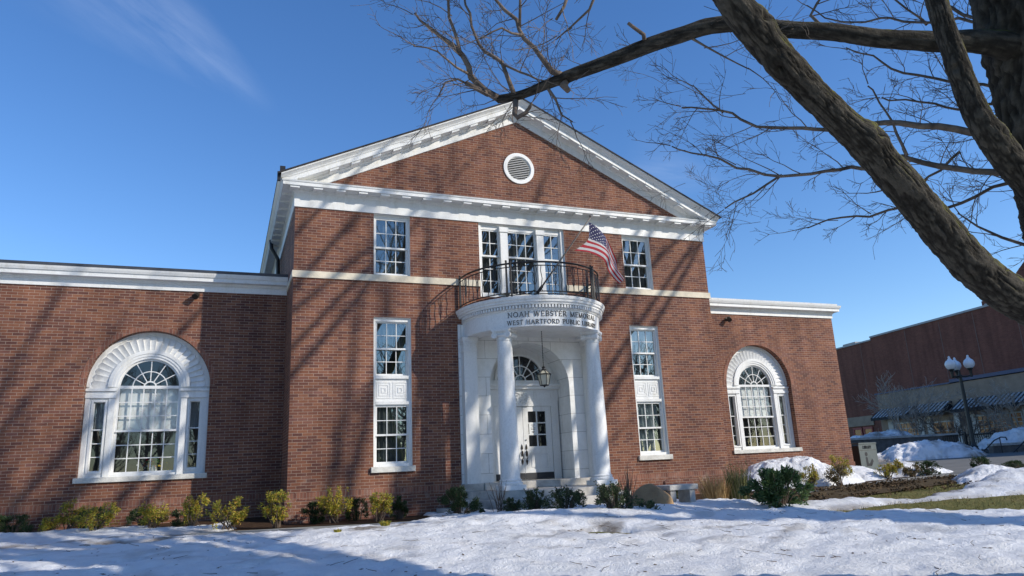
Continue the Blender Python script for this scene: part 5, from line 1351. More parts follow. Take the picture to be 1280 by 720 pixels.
def shop_window(s0, s1, z0, z1, nx, nz):
    b = MB(); o = 1.4
    fbox(b, s0 - .08, s0, o, o + .06, z0 - .08, z1 + .08); fbox(b, s1, s1 + .08, o, o + .06, z0 - .08, z1 + .08); fbox(b, s0, s1, o, o + .06, z1, z1 + .08); fbox(b, s0, s1, o, o + .06, z0 - .08, z0)
    for i in range(1, nx): s = s0 + (s1 - s0) * i / nx; fbox(b, s - .018, s + .018, o, o + .045, z0, z1)
    for j in range(1, nz): z = z0 + (z1 - z0) * j / nz; fbox(b, s0, s1, o, o + .04, z - .018, z + .018)
    w = b.build('window', 'pale_trim', shop, fixn=True)
    b = MB(); b.face([FP(s0, o + .02, z0), FP(s1, o + .02, z0), FP(s1, o + .02, z1), FP(s0, o + .02, z1)]); b.build('pane', M['painted_reflection_glass'], w, uv=False)
M['painted_reflection_glass'] = glass_mat('shop_glass_painted_reflection', None, 1.3, (.34, .12, .05))  # orange base colour is a painted reflection of sunlit brick
shop_window(7.1, 9.2, 1.7, 2.75, 4, 3); shop_window(10.6, 12.4, 1.5, 2.6, 3, 2); shop_window(14.3, 15.0, 1.75, 2.75, 2, 4); shop_window(15.1, 16.6, 1.75, 2.75, 5, 4); shop_window(16.7, 17.4, 1.75, 2.75, 2, 4)
for s0, s1 in ((6.4, 6.9), (9.35, 9.75), (10.1, 10.5), (12.5, 12.9), (13.8, 14.15), (17.55, 18.0)): b = MB(); fbox(b, s0, s1, 1.39, 1.47, .6, 3.1); b.build('shop_pier', 'pale_trim', shop, fixn=True)
b = MB(); fbox(b, 14.16, 17.54, 1.385, 1.465, .6, 1.62); b.build('window_apron', 'pale_trim', shop, fixn=True)
for s0 in (-.1, 1.15):
    b = MB(); fbox(b, s0, s0 + .13, -.5, -.42, .7, 2.85); fbox(b, s0 + .95, s0 + 1.08, -.5, -.42, .7, 2.85); fbox(b, s0 + .13, s0 + .95, -.5, -.42, 2.68, 2.85); fbox(b, s0 + .13, s0 + .95, -.5, -.42, .7, 1.2)
    d = b.build('red_door', 'red_paint', shop, fixn=True)
    b = MB(); b.face([FP(s0 + .13, -.46, 1.2), FP(s0 + .95, -.46, 1.2), FP(s0 + .95, -.46, 2.68), FP(s0 + .13, -.46, 2.68)]); b.build('pane', 'painted_reflection_glass', d, uv=False)
b = MB(); fbox(b, -1.6, 2.5, -.5, -.40, 2.95, 3.7); b.build('door_lintel', 'tan_wall', shop, fixn=True)

# low stone wall, fence and handrails beyond the lot
M['dark_stone'] = plain('dark_field_stone', (.13, .12, .11), .9, .4, 4, .8)
def wall_run(a, c, z0, z1, th, name, mat, label, cat):
    a, c = Vector(a), Vector(c); d = (c - a).normalized(); n_ = Vector((d.y, -d.x, 0)) * th / 2; b = MB()
    v = [a - n_, c - n_, c + n_, a + n_]; v = [Vector((p.x, p.y, z0)) for p in v] + [Vector((p.x, p.y, z1)) for p in v]
    b.mesh(v, [(0, 1, 5, 4), (1, 2, 6, 5), (2, 3, 7, 6), (3, 0, 4, 7), (4, 5, 6, 7)])
    e = MB(); k = 1.25; v2 = [a - n_ * k, c - n_ * k, c + n_ * k, a + n_ * k]; v2 = [Vector((p.x, p.y, z1 + .002)) for p in v2] + [Vector((p.x, p.y, z1 + .12)) for p in v2]
    e.mesh(v2, [(0, 1, 5, 4), (1, 2, 6, 5), (2, 3, 7, 6), (3, 0, 4, 7), (4, 5, 6, 7)])
    t = empty(name, (a + c) / 2 + Vector((0, 0, z0)), label, cat); b.build('wall_body', mat, t, fixn=True); e.build('coping', 'granite', t, fixn=True)
wall_run((26.3, 15.6, 0), (31.2, 12.55, 0), .2, 1.62, .45, 'stone_wall', 'dark_stone', 'low dark stone wall with pale coping in front of the shop awnings', 'wall')
wall_run((28.6, 8.9, 0), (36, 5.2, 0), .2, .95, .4, 'stone_wall', 'dark_stone', 'low dark stone wall at the right edge behind the curved handrails', 'wall')
fa, fc = Vector((30.2, 13.0, 0)), Vector((32.9, 9.9, 0))
fen = empty('metal_fence', (fa + fc) / 2 + Vector((0, 0, .6)), 'black metal picket fence behind the street lamp', 'fence')
b = MB()
for z in (.85, 1.62): b.tube([fa + Vector((0, 0, z)), fc + Vector((0, 0, z))], .03, 5)
for i in range(1, 40): p = fa.lerp(fc, i / 40); b.tube([p + Vector((0, 0, .72)), p + Vector((0, 0, 1.62))], .014, 4)
b.build('picket_panel', 'iron', fen, uv=False)
for k in range(4): b = MB(); p = fa.lerp(fc, k / 3); b.box(p.x - .05, p.x + .05, p.y - .05, p.y + .05, .5, 1.72); b.lathe([(.07, 1.72), (.06, 1.78), (0, 1.8)], (p.x, p.y, 0), 10); b.build('post', 'iron', fen, uv=False)
for k, (ox, oy, lab) in enumerate(((0, 0, 'curved black handrail just right of the street lamp base'), (1.25, -.75, 'curved black handrail nearest the right edge of the photo'))):
    h = empty('handrail', (27.9 + ox, 8.5 + oy, .55), lab, 'handrail', 'curved handrails'); b = MB(); q = Vector((27.3 + ox, 8.5 + oy, 0)); e = Vector((1.9, -.1, 0))
    b.tube([q + Vector((0, 0, .62)), q + e * .25 + Vector((0, 0, .88)), q + e * .55 + Vector((0, 0, 1.22)), q + e * .8 + Vector((0, 0, 1.36)), q + e * .97 + Vector((0, 0, 1.34)), q + e + Vector((0, 0, 1.2))], .03, 7); b.build('rail', 'iron', h, uv=False)
    for u, z in ((.12, .74), (.75, 1.32)): b = MB(); b.tube([q + e * u + Vector((0, 0, .3)), q + e * u + Vector((0, 0, z))], .025, 6); b.build('post', 'iron', h, uv=False)
# ------------------------------------------------------------------ trees
# traced centre lines of the big tree: (x, y, z, radius) in metres
TREE = {"trunk":[[[-0.161,-12.477,0.128,0.4199],[-0.289,-12.577,0.688,0.3563],[-0.465,-12.724,1.496,0.3436],[-0.724,-12.906,2.554,0.3436],[-0.926,-13.026,3.302,0.3436],[-1.087,-13.129,3.925,0.3372],[-1.23,-13.207,4.424,0.3308],[-1.373,-13.35,5.168,0.2927],[-1.387,-13.589,6.34,0.2574],[-1.368,-13.916,7.788,0.1953],[-1.206,-14.296,9.485,0.1198]]],"limb":[[[-0.556,-12.892,1.17,0.2322],[-1.373,-13.19,1.598,0.1641],[-1.851,-13.298,1.765,0.1427],[-2.308,-13.361,1.873,0.1279],[-2.567,-13.389,1.957,0.1186],[-2.806,-13.412,2.08,0.1101],[-3.044,-13.454,2.237,0.1038],[-3.269,-13.495,2.403,0.0978],[-3.488,-13.529,2.56,0.094],[-3.691,-13.558,2.699,0.0887],[-3.914,-13.578,2.839,0.0833],[-4.145,-13.6,2.995,0.0839],[-4.345,-13.629,3.132,0.0861],[-4.544,-13.661,3.279,0.081],[-4.704,-13.693,3.447,0.0727],[-4.97,-13.736,3.732,0.0607],[-5.286,-13.766,4.048,0.0456],[-5.616,-13.759,4.383,0.0313]],[[-0.95,-13.003,2.441,0.154],[-1.521,-13.152,2.764,0.1157],[-1.872,-13.211,2.967,0.1015],[-2.106,-13.243,3.167,0.089],[-2.221,-13.254,3.379,0.0816],[-2.322,-13.283,3.64,0.0742],[-2.436,-13.319,3.944,0.0705],[-2.536,-13.369,4.275,0.0668],[-2.778,-13.45,4.939,0.0556],[-2.973,-13.524,5.774,0.0376]],[[-1.219,-13.17,4.003,0.1373],[-1.665,-13.074,4.047,0.0887],[-1.983,-12.948,4.062,0.0783],[-2.361,-12.774,4.125,0.0683],[-2.687,-12.628,4.209,0.066],[-2.962,-12.462,4.281,0.0641],[-3.217,-12.31,4.378,0.0648],[-3.445,-12.155,4.417,0.0656],[-3.646,-11.992,4.392,0.0636],[-3.852,-11.826,4.358,0.0615],[-4.062,-11.652,4.303,0.0565],[-4.247,-11.492,4.265,0.0543],[-4.387,-11.356,4.242,0.052],[-4.536,-11.213,4.211,0.0438],[-4.702,-11.062,4.173,0.0384],[-4.861,-10.926,4.182,0.0358]],[[-1.188,-13.156,4.176,0.1909],[-0.531,-13.11,5.455,0.1687],[0.362,-13.271,7.414,0.1243],[1.304,-13.484,9.493,0.0766]]],"branch":[[[-4.861,-10.926,4.182,0.0355],[-4.977,-10.899,4.256,0.032],[-5.071,-10.859,4.388,0.0286],[-5.171,-10.841,4.605,0.0258],[-5.336,-10.758,4.82,0.0181],[-5.554,-10.663,5.068,0.0088]],[[-5.171,-10.841,4.605,0.0187],[-5.205,-10.865,4.746,0.0165],[-5.255,-10.902,4.956,0.0144],[-5.302,-10.958,5.236,0.0108]],[[-4.943,-10.906,4.234,0.0249],[-5.051,-10.937,4.238,0.0225],[-5.153,-10.938,4.26,0.0196]],[[-4.742,-11.012,4.186,0.024],[-4.791,-11.002,4.357,0.0199],[-4.832,-10.989,4.508,0.0171],[-5.002,-10.871,4.733,0.0145],[-5.044,-10.798,5.071,0.0118],[-5.108,-10.789,5.404,0.009]],[[-4.413,-11.347,4.25,0.031],[-4.505,-11.324,4.301,0.0275],[-4.594,-11.289,4.444,0.0221],[-4.705,-11.258,4.63,0.0188],[-4.774,-11.21,4.829,0.0169],[-4.937,-11.127,5.036,0.0128],[-5.123,-11.1,5.217,0.0085]],[[-4.743,-11.235,4.739,0.014],[-4.763,-11.301,4.875,0.0125],[-4.766,-11.354,5.076,0.0083]],[[-4.728,-11.05,4.168,0.0281],[-4.779,-11.068,4.042,0.025],[-4.788,-11.082,3.972,0.0228],[-4.754,-11.121,3.928,0.0206],[-4.703,-11.144,3.938,0.0172],[-4.681,-11.171,4.004,0.0138],[-4.658,-11.225,4.032,0.0109]],[[-4.374,-11.361,4.241,0.0378],[-4.397,-11.365,4.158,0.0342],[-4.416,-11.379,4.102,0.0238]],[[-4.523,-11.216,4.204,0.0139],[-4.493,-11.267,4.074,0.011],[-4.404,-11.268,3.944,0.0083],[-4.35,-11.301,3.852,0.0055]],[[-4.832,-10.989,4.508,0.0114],[-4.712,-11.111,4.371,0.0105],[-4.616,-11.26,4.233,0.0083]],[[-3.852,-11.829,4.371,0.02],[-3.934,-11.879,4.406,0.0171],[-4.031,-11.917,4.421,0.0156],[-4.093,-11.903,4.462,0.0143]],[[-4.426,-12.025,4.599,0.0126],[-4.436,-11.922,4.508,0.0102],[-4.531,-11.784,4.412,0.0077],[-4.642,-11.723,4.355,0.0051]],[[-4.507,-11.743,4.765,0.0158],[-4.557,-11.695,4.666,0.0132],[-4.626,-11.642,4.574,0.0119]],[[-5.071,-10.859,4.388,0.0143],[-5.236,-10.915,4.438,0.0098],[-5.403,-10.946,4.53,0.0076],[-5.587,-10.888,4.593,0.0056]],[[-5.051,-10.937,4.238,0.0112],[-5.25,-10.948,4.307,0.0097],[-5.338,-10.902,4.271,0.0083],[-5.385,-10.855,4.166,0.0063]],[[-4.705,-11.258,4.63,0.0111],[-4.905,-11.258,4.66,0.0089],[-5.114,-11.219,4.557,0.0068]],[[-1.055,-12.972,3.296,0.0382],[-1.391,-12.796,3.423,0.0322],[-1.572,-12.675,3.52,0.0293],[-1.774,-12.534,3.574,0.0263],[-2.002,-12.389,3.656,0.0226],[-2.217,-12.212,3.594,0.0202],[-2.337,-12.11,3.671,0.0177],[-2.594,-11.947,3.728,0.0151],[-2.814,-11.803,3.797,0.0125],[-3.063,-11.673,3.964,0.0098],[-3.347,-11.506,4.045,0.0064]],[[-0.862,-12.96,2.961,0.0382],[-1.106,-12.759,3.132,0.0293],[-1.328,-12.614,3.202,0.0263],[-1.545,-12.473,3.279,0.024],[-1.765,-12.346,3.409,0.0202],[-1.87,-12.226,3.398,0.0191],[-1.984,-12.099,3.372,0.0179],[-2.238,-11.924,3.379,0.0153],[-2.539,-11.729,3.381,0.0134],[-2.866,-11.559,3.52,0.0107],[-3.094,-11.425,3.636,0.0086],[-3.341,-11.286,3.769,0.0058]],[[-1.765,-12.346,3.409,0.0135],[-1.773,-12.327,3.623,0.0116],[-1.802,-12.296,3.822,0.0089],[-1.919,-12.249,4.096,0.007]],[[-0.79,-12.921,2.711,0.0318],[-0.788,-12.537,3.187,0.0165],[-1.0,-12.354,3.103,0.0139],[-1.193,-12.189,3.057,0.0127],[-1.481,-12.001,3.068,0.0114],[-1.807,-11.789,3.046,0.0093],[-2.14,-11.566,2.995,0.0058]],[[-0.82,-12.902,2.416,0.0314],[-0.728,-12.487,2.644,0.015],[-0.855,-12.388,2.738,0.0124],[-0.974,-12.295,2.846,0.009],[-1.059,-12.223,2.982,0.0056]],[[-0.937,-13.007,3.519,0.0257],[-0.851,-12.661,4.01,0.0153],[-1.126,-12.439,4.149,0.0128],[-1.399,-12.223,4.303,0.0109],[-1.629,-12.111,4.507,0.0081],[-1.784,-12.002,4.61,0.0059]],[[-0.812,-12.639,3.873,0.0139],[-1.042,-12.411,3.918,0.0114],[-1.258,-12.21,4.044,0.0094],[-1.542,-12.045,4.135,0.0073]],[[-1.12,-13.092,4.378,0.0326],[-0.882,-12.679,4.665,0.017],[-0.908,-12.448,4.938,0.0148],[-1.073,-12.289,5.141,0.0121]],[[-0.882,-12.679,4.665,0.0142],[-1.107,-12.331,4.805,0.0118],[-1.358,-12.057,4.984,0.0099],[-1.66,-11.868,5.011,0.0077],[-1.856,-11.707,5.254,0.0063]],[[-1.107,-12.331,4.805,0.0104],[-1.281,-12.197,5.114,0.0091],[-1.463,-12.042,5.358,0.0077]],[[-1.334,-12.521,3.408,0.0121],[-1.514,-12.327,3.235,0.0102],[-1.641,-12.179,3.149,0.0083],[-1.81,-12.046,3.183,0.0056]],[[-2.539,-11.729,3.381,0.0105],[-2.767,-11.602,3.256,0.0084],[-2.988,-11.474,3.118,0.0056]],[[-3.063,-11.673,3.964,0.0084],[-3.239,-11.701,4.06,0.007],[-3.334,-11.685,4.146,0.0049]],[[-2.678,-12.569,4.249,0.0153],[-2.741,-12.515,4.417,0.0129],[-2.704,-12.555,4.508,0.0103],[-2.633,-12.617,4.629,0.0077]],[[-3.584,-12.015,4.382,0.0132],[-3.497,-12.086,4.244,0.0091],[-3.342,-12.127,4.161,0.0072],[-3.2,-12.224,4.035,0.0051]]]}
def bark_mat(name, base, light, moss):
    m, nt, b = new_mat(name); at = nt.nodes.new('ShaderNodeAttribute'); at.attribute_name = 'ridge'; v = obj_coord(nt)
    n1 = N(nt, 'ShaderNodeTexNoise', Scale=3.0, Detail=7.0, Roughness=.7); n2 = N(nt, 'ShaderNodeTexNoise', Scale=34.0, Detail=6.0, Roughness=.7); n3 = N(nt, 'ShaderNodeTexNoise', Scale=4.5, Detail=8.0, Roughness=.75)
    for n in (n1, n2, n3): nt.links.new(v, n.inputs['Vector'])
    c = ramp(nt, at.outputs['Fac'], [(.12, tuple(x * .6 for x in base)), (.45, base), (.85, light)])  # furrows darker by nature, with crevice shade also baked into the ramp
    c = mixc(nt, .6, c, ramp(nt, n2.outputs['Fac'], [(.3, (.5, .5, .5)), (.7, (1.3, 1.3, 1.3))]), 'MULTIPLY')
    c = mixc(nt, 1.0, c, ramp(nt, n1.outputs['Fac'], [(.3, (.65, .65, .65)), (.7, (1.15, 1.15, 1.12))]), 'MULTIPLY')
    g = nt.nodes.new('ShaderNodeNewGeometry'); sp = nt.nodes.new('ShaderNodeVectorMath'); sp.operation = 'DOT_PRODUCT'; sp.inputs[1].default_value = (.75, .10, .62); nt.links.new(g.outputs['Normal'], sp.inputs[0])
    ad = nt.nodes.new('ShaderNodeMath'); ad.operation = 'MULTIPLY_ADD'; ad.inputs[1].default_value = .45; nt.links.new(sp.outputs['Value'], ad.inputs[0]); nt.links.new(n3.outputs['Fac'], ad.inputs[2])
    fac = ramp(nt, ad.outputs[0], [(.52, (0, 0, 0)), (.74, (.85, .85, .85))])
    c = mixc(nt, fac, c, mixc(nt, n2.outputs['Fac'], moss, tuple(x * .55 for x in moss)))
    nt.links.new(c, b.inputs['Base Color']); b.inputs['Roughness'].default_value = .95; b.inputs['Specular IOR Level'].default_value = .15
    add_bump(nt, b, n2.outputs['Fac'], .8, .03); return m
M['bark'] = bark_mat('furrowed_bark', (.046, .041, .034), (.092, .082, .067), (.20, .20, .04))
M['twig'] = plain('grey_twig_bark', (.24, .19, .15), .9, .35, 6, 0, 0, .2, (.06, .05, .045))
M['pale_twig'] = plain('pale_twig_bark', (.40, .35, .29), .9, .3, 4, 0, 0, .2)  # pale bark, lightened further in place of sunlight missing by the shops

def spline(pts, step):
    """resampled smooth line through (x, y, z, r)"""
    P = [np.array(p, float) for p in pts]; out = []
    for i in range(len(P) - 1):
        p0 = P[max(i - 1, 0)]; p1 = P[i]; p2 = P[i + 1]; p3 = P[min(i + 2, len(P) - 1)]
        n = max(1, int(np.linalg.norm((p2 - p1)[:3]) / step))
        for k in range(n):
            u = k / n; out.append(.5 * ((2 * p1) + (p2 - p0) * u + (2 * p0 - 5 * p1 + 4 * p2 - p3) * u * u + (3 * p1 - p0 - 3 * p2 + p3) * u ** 3))
    out.append(P[-1]); return np.array(out)
def bark_tube(name, pts, parent, step=.035, n=64, amp=.055, seed=1, knots=()):
    L = spline(pts, step); m_ = len(L); C_ = L[:, :3]; R_ = np.maximum(L[:, 3], .002)
    T_ = np.gradient(C_, axis=0); T_ /= np.linalg.norm(T_, axis=1)[:, None]
    up = np.zeros_like(T_); u = np.array(Vector(T_[0]).orthogonal().normalized())
    for i in range(m_):
        u = u - T_[i] * (u @ T_[i]); u /= np.linalg.norm(u); up[i] = u
    sd = np.cross(T_, up); S = np.concatenate([[0], np.cumsum(np.linalg.norm(np.diff(C_, axis=0), axis=1))])
    A = np.linspace(0, 2 * PI, n, endpoint=False); AA, SS = np.meshgrid(A, S)
    Rm = R_[:, None]
    # furrows run along the limb: fast round the girth, slow along it
    nc = max(8, int(2 * PI * float(R_.mean()) * 26)); k1 = np.cos(AA) * Rm * 8; k2 = np.sin(AA) * Rm * 8
    wx = (fbm(k1 * .8 + SS * 3, k2 * .8 + 3, seed + 31, 3) - .5) * 1.1; wy = (fbm(k1 + 9, k2 + SS * 4, seed + 37, 3) - .5) * .9
    def wfbm(fr, fs, sdn, oct=3):
        t = 0; a_ = 1; sm = 0
        for o in range(oct):
            f = 2 ** o; t = t + a_ * vnoise((AA / (2 * PI) * nc * fr + wx) * f, (SS * fs + wy) * f, sdn + 13 * o, per=int(nc * fr) * f); sm += a_; a_ *= .5
        return t / sm
    def ridged(fr, fs, sdn): return np.clip(np.abs(2 * wfbm(fr, fs, sdn) - 1) * 2.6, 0, 1)
    rg = ridged(1, 7.5, seed) ; rg2 = ridged(2, 22.0, seed + 3)
    rd = np.clip(rg * .68 + rg2 * .42 - .08, 0, 1)
    lump = fbm(k1 * .35 + SS * .9, k2 * .35 + SS * .7 + 4, seed + 9, 3) - .5
    rr_ = Rm * (1 + amp * 1.6 * (rd - .6) + .16 * lump)
    for (s0, a0, rad, hgt) in knots:
        d2 = ((SS - s0) / rad) ** 2 + ((np.angle(np.exp(1j * (AA - a0)))) * Rm / rad) ** 2
        rr_ = rr_ + Rm * hgt * (np.exp(-d2) - 1.55 * np.exp(-d2 * 7))
    V = C_[:, None, :] + rr_[..., None] * (up[:, None, :] * np.cos(AA)[..., None] + sd[:, None, :] * np.sin(AA)[..., None])
    idx = np.arange(m_ * n).reshape(m_, n); nx_ = np.roll(idx, -1, axis=1)
    Q = np.stack([idx[:-1], nx_[:-1], nx_[1:], idx[1:]], -1).reshape(-1, 4)
    me = bpy.data.meshes.new(name); me.from_pydata((V.reshape(-1, 3) - np.array(parent.location)).tolist(), [], Q.tolist())
    at = me.attributes.new('ridge', 'FLOAT', 'POINT'); at.data.foreach_set('value', rd.ravel().astype(np.float32))
    me.polygons.foreach_set('use_smooth', [True] * len(me.polygons)); me.materials.append(M['bark'])
    o = bpy.data.objects.new(name, me); COL.objects.link(o); o.parent = parent; return o
def twig_run(b, p, d, L, r, rr, lift=.25, nseg=5, sides=4):
    """one wandering twig; returns its points and directions"""
    pts = [p.copy()]; ds = [d.copy()]; q = p.copy()
    for i in range(nseg):
        d = (d + Vector((rr.gauss(0, .16), rr.gauss(0, .16), rr.gauss(0, .13) + lift * .12))).normalized(); q = q + d * L / nseg; pts.append(q.copy()); ds.append(d.copy())
    b.tube(pts, [max(.0016, r * (1 - .72 * i / nseg)) for i in range(nseg + 1)], sides, cap=False); return pts, ds
def side_dir(d, rr, ang):
    o = d.orthogonal().normalized(); o.rotate(Matrix.Rotation(rr.uniform(0, 2 * PI), 3, d)); return (d * math.cos(ang) + o * math.sin(ang)).normalized()
def sprout(b, line, rr, per_m=5.0, L0=.75, skip=.15, lift=.3, depth=2):
    L = spline(line, .12)
    for i in range(int(len(L) * skip), len(L) - 1):
        p = Vector(L[i, :3]); d = (Vector(L[i + 1, :3]) - p); ln = d.length
        if ln < 1e-5: continue
        d.normalize(); fr = i / len(L)
        if rr.random() < per_m * ln:
            r = min(L[i, 3] * .5, .005); q = side_dir(d, rr, rr.uniform(.5, 1.1)); ll = L0 * rr.uniform(.5, 1.25) * (1.1 - .4 * fr)
            grow(b, p, q, ll, max(r, .0022), rr, depth, lift)
    p = Vector(L[-1, :3]); d = (p - Vector(L[-2, :3])).normalized(); grow(b, p, d, L0 * .7, min(.005, max(.003, L[-1, 3])), rr, depth, lift)
def grow(b, p, d, L, r, rr, depth, lift):
    pts, ds = twig_run(b, p, d, L, r, rr, lift, 5 if depth > 0 else 3, 4 if depth > 1 else 3)
    if depth <= 0: return
    for k in range(rr.randint(3, 5)):
        u = rr.uniform(.2, 1); j = min(int(u * (len(pts) - 1)), len(pts) - 2); q = pts[j].lerp(pts[j + 1], u * (len(pts) - 1) - j)
        grow(b, q, side_dir(ds[j], rr, rr.uniform(.4, .95)), L * rr.uniform(.32, .58), r * .55, rr, depth - 1, lift)

tr = empty('maple_tree', (TREE['trunk'][0][0][0], TREE['trunk'][0][0][1], -.3), 'huge bare old tree with mossy furrowed bark reaching over the lawn from the right', 'tree')
tk = bark_tube('trunk', TREE['trunk'][0], tr, .04, 120, .09, 3)
limbs = []
for i, l in enumerate(TREE['limb']):
    limbs.append(bark_tube('limb', l, tr, .016 if i < 2 else .04, 132 if i < 2 else 40, (.085, .07, .045, .045)[i], 11 + 7 * i, knots=[(3.60, 1.05, .085, .5), (4.29, -.47, .07, .32), (4.54, .94, .08, .4), (2.52, -.42, .09, .2)] if i == 0 else ([(1.86, -.52, .07, .28), (1.32, .71, .07, .22)] if i == 1 else ([(3.76, -.34, .05, .35)] if i == 2 else []))))
rr = random.Random(77)
cb = MB()
for i, l in enumerate(TREE['branch']):
    b = MB(); L = spline(l, .10)
    jit = [Vector((rr.gauss(0, .012), rr.gauss(0, .012), rr.gauss(0, .012))) for _ in L]
    b.tube([Vector(q[:3]) + j for q, j in zip(L, jit)], [max(.003, q[3]) for q in L], 8); b.build('branch', 'twig', tr, smooth=True, uv=False)
    stub = i in (2, 7, 10)
    if not stub: sprout(cb, l, rr, 12.0 if i < 16 else 11.0, .56 if i < 16 else .52, .10, .25 if i < 16 else .15, 2)
sprout(cb, TREE['limb'][2][8:], rr, 3, .55, .1, .5, 2)
sprout(cb, TREE['limb'][0][10:], rr, 2.0, .6, .1, .3, 2); sprout(cb, TREE['limb'][1][6:], rr, 3.0, .6, .1, .3, 2); sprout(cb, TREE['limb'][3], rr, 3.0, 1.2, .3, .3, 2)
# thin outer sprays of the crown seen against the sky behind the limbs
for k in range(16):
    u, w_ = rr.random(), rr.random()
    base = Vector((-1.7 + 1.3 * u - .6 * w_, -10.3 + .95 * u + .5 * w_, 3.15 + 2.3 * w_ + .5 * rr.random())) + Vector((rr.gauss(0, .4), rr.gauss(0, .4), rr.gauss(0, .3)))
    grow(cb, base, Vector((-.75 + rr.gauss(0, .25), .35 + rr.gauss(0, .3), .25 + rr.gauss(0, .25))).normalized(), rr.uniform(.4, .8), .003, rr, 2, .2)
# the upper crown, above the top of the picture
for k in range(9):
    a = 2 * PI * k / 9 + .3; t_ = TREE['trunk'][0]; q = Vector(t_[-3][:3]).lerp(Vector(t_[-1][:3]), rr.random()); d = Vector((math.cos(a) * .8, math.sin(a) * .8, .75)).normalized(); pts = [q.copy()]; ds = [d.copy()]
    for i in range(7): d = (d + Vector((rr.gauss(0, .12), rr.gauss(0, .12), rr.gauss(.03, .06)))).normalized(); q = q + d * .85; pts.append(q.copy()); ds.append(d.copy())
    b = MB(); b.tube(pts, [.15 * (1 - .8 * i / 7) for i in range(8)], 8); b.build('branch', 'twig', tr, smooth=True, uv=False)
    for j in range(1, 8):
        for _ in range(3):
            e = side_dir(ds[j], rr, rr.uniform(.4, .9)); p2, d2 = twig_run(cb, pts[j], e, rr.uniform(1.2, 2.6), .035, rr, .3, 5, 5)
            for m_ in (2, 3, 4, 5): grow(cb, p2[m_], side_dir(d2[m_], rr, .7), rr.uniform(.5, 1.1), .010, rr, 1, .3)
cb.build('crown', 'twig', tr, uv=False)

def make_tree(name, loc, H, r0, seed, label, cat, group=None, spread=.55, mat_t='twig', mat_c='twig', stems=1, n1=11, lev=3, min_r=.004, first=.28):
    rr = random.Random(seed); t = empty(name, loc, label, cat, group); O = Vector(loc); tb = MB(); cb = MB()
    def br(p, d, L, r, lv):
        ns = 7 if lv == 0 else 5; pts = [p.copy()]; ds = [d.copy()]; q = p.copy()
        for i in range(ns):
            d = (d + Vector((rr.gauss(0, .09 + .04 * lv), rr.gauss(0, .09 + .04 * lv), rr.gauss(0, .06) + (.05 if lv else 0)))).normalized(); q = q + d * L / ns; pts.append(q.copy()); ds.append(d.copy())
        rad = [max(min_r, r * (1 - .75 * i / ns)) for i in range(ns + 1)]
        (tb if lv == 0 else cb).tube(pts, rad, 8 if lv == 0 else (5 if lv == 1 else 3), cap=False)
        if lv >= lev: return
        nb_ = n1 if lv == 0 else (7 if lv == 1 else 5)
        for k in range(nb_):
            u = first + (1 - first) * (k + rr.random()) / nb_ if lv == 0 else rr.uniform(.2, 1); j = min(int(u * ns), ns - 1); q = pts[j].lerp(pts[j + 1], u * ns - j)
            br(q, side_dir(ds[j], rr, rr.uniform(.35, .85) * (1.2 if lv == 0 else 1)), L * rr.uniform(.38, .62) * (1.1 - .35 * u if lv == 0 else 1), rad[j] * rr.uniform(.4, .6), lv + 1)
    for s in range(stems):
        a = 2 * PI * s / stems + rr.random(); d = Vector((math.cos(a) * spread * (stems > 1), math.sin(a) * spread * (stems > 1), 1)).normalized(); br(O.copy() - Vector((0, 0, .2)), d, H * .8 * rr.uniform(.85, 1.05), r0, 0)
    tb.build('trunk', mat_t, t, smooth=True, uv=False); cb.build('crown', mat_c, t, uv=False); return t
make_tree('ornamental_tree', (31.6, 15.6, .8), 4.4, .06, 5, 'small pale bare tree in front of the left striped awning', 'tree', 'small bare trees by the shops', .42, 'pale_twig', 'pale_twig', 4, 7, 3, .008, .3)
make_tree('ornamental_tree', (33.2, 13.9, .7), 3.3, .045, 9, 'dark spreading bare shrub-like tree behind the fence, left of the lamp post', 'tree', 'small bare trees by the shops', .75, 'twig', 'twig', 5, 7, 3, .008, .2)
make_tree('ornamental_tree', (34.6, 10.4, .7), 4.4, .06, 14, 'small pale bare tree at the right edge in front of the shop windows', 'tree', 'small bare trees by the shops', .5, 'pale_twig', 'pale_twig', 4, 9, 3, .009, .25)
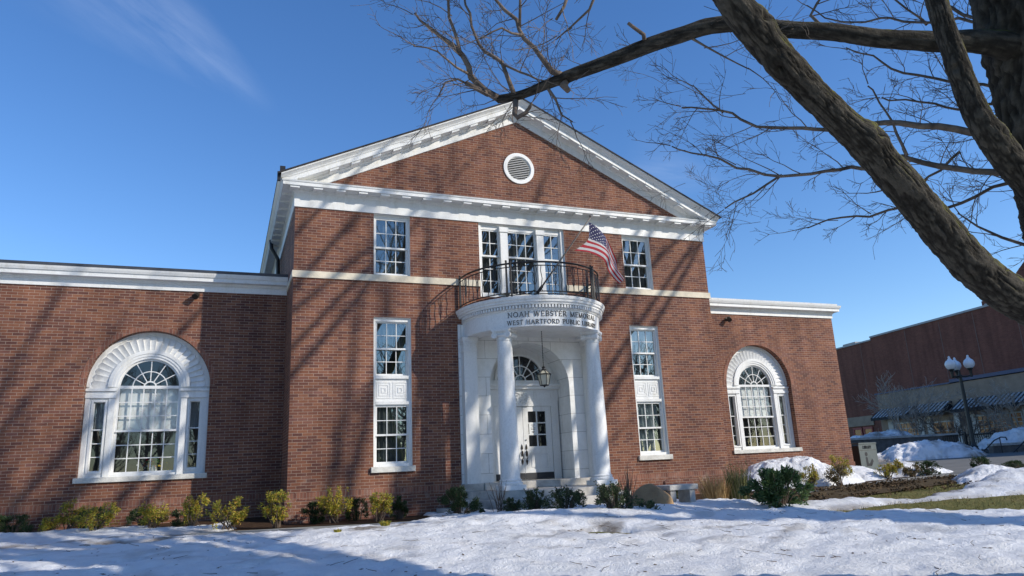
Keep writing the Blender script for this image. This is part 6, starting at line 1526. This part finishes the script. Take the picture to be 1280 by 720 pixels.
# street trees on the same lawn, outside the picture, whose branches streak the brick front and show in the panes
def leaning_tree(loc, seed, label):
    rr = random.Random(seed); t = empty('lawn_tree', loc, label, 'tree', 'bare trees of the lawn'); O = Vector(loc); tb = MB(); cb = MB()
    fork = O + Vector((2.6, .2, 9.6))
    tb.tube([O - Vector((0, 0, .3)), O + Vector((.5, 0, 3)), O + Vector((1.5, .1, 6.5)), fork], [.22, .19, .18, .17], 12)
    for i in range(13):
        q = O.lerp(fork, rr.uniform(.72, 1.0)) + Vector((rr.uniform(0, .8), 0, 0)); d = Vector((.20 + .55 * i / 12 + rr.gauss(0, .07), rr.gauss(0, .30), 1.05)).normalized(); L = rr.uniform(10, 15.5); pts = [q.copy()]; ds = [d.copy()]
        for k in range(9): d = (d + Vector((rr.gauss(.0, .06), rr.gauss(0, .07), rr.gauss(.01, .04)))).normalized(); q = q + d * L / 9; pts.append(q.copy()); ds.append(d.copy())
        r0 = rr.uniform(.14, .22); rad = [max(.03, r0 * (1 - .7 * k / 9)) for k in range(10)]; tb.tube(pts, rad, 7, cap=False)
        for k in range(2, 10):
            for _ in range(1):
                p2, d2 = twig_run(cb, pts[k], side_dir(ds[k], rr, rr.uniform(.2, .55)), L * rr.uniform(.12, .3), rad[k] * .5, rr, .35, 6, 5)
                for m_ in range(2, 7, 2): grow(cb, p2[m_], side_dir(d2[m_], rr, rr.uniform(.3, .8)), rr.uniform(.5, 1.3), .010, rr, 1, .3)
    tb.build('trunk', 'twig', t, smooth=True, uv=False); cb.build('crown', 'twig', t, uv=False); return t
big = leaning_tree((10.2, -17.5, -.4), 31, 'tall bare tree out on the lawn whose branches throw shadow streaks on the brick')
for (x, y, s, sz, rz) in ((1.7, -17.8, .95, .92, .1), (-8, -50, .5, .75, 3.0), (11.5, -54, .45, .6, 4.1), (-20, -44, .5, .7, 5.0), (20, -48, .5, .7, 2.2)):
    c = copy_thing(big); c.location = (x, y, -.35); c.scale = (s, s, sz); c.rotation_euler = (0, 0, rz)
# the bare wood and houses across the road behind the viewer, mirrored in the panes
wb = MB(); rr = random.Random(55)
for k in range(150):
    x = rr.uniform(-75, 75); y = rr.uniform(-78, -62); h = rr.uniform(9, 16); p = Vector((x, y, -1))
    wb.tube([p, p + Vector((rr.gauss(0, .4), rr.gauss(0, .4), h * .55)), p + Vector((rr.gauss(0, .8), rr.gauss(0, .8), h))], [.28, .2, .04], 5, cap=False)
    for j in range(22):
        z = h * rr.uniform(.25, .95); a = rr.uniform(0, 2 * PI); L = h * .3 * rr.uniform(.5, 1); q = p + Vector((0, 0, z)); e = q + Vector((math.cos(a) * L * .7, math.sin(a) * L * .7, L * .8)); wb.tube([q, q.lerp(e, .5) + Vector((0, 0, -.2)), e], [.09, .06, .02], 3, cap=False)
        for i in range(3): g = q.lerp(e, rr.uniform(.3, 1)); wb.tube([g, g + Vector((rr.gauss(0, 1), rr.gauss(0, 1), 1.2))], [.04, .015], 3, cap=False)
o = wb.build('distant_wood', 'twig', None, uv=False); tag(o, kind='stuff')
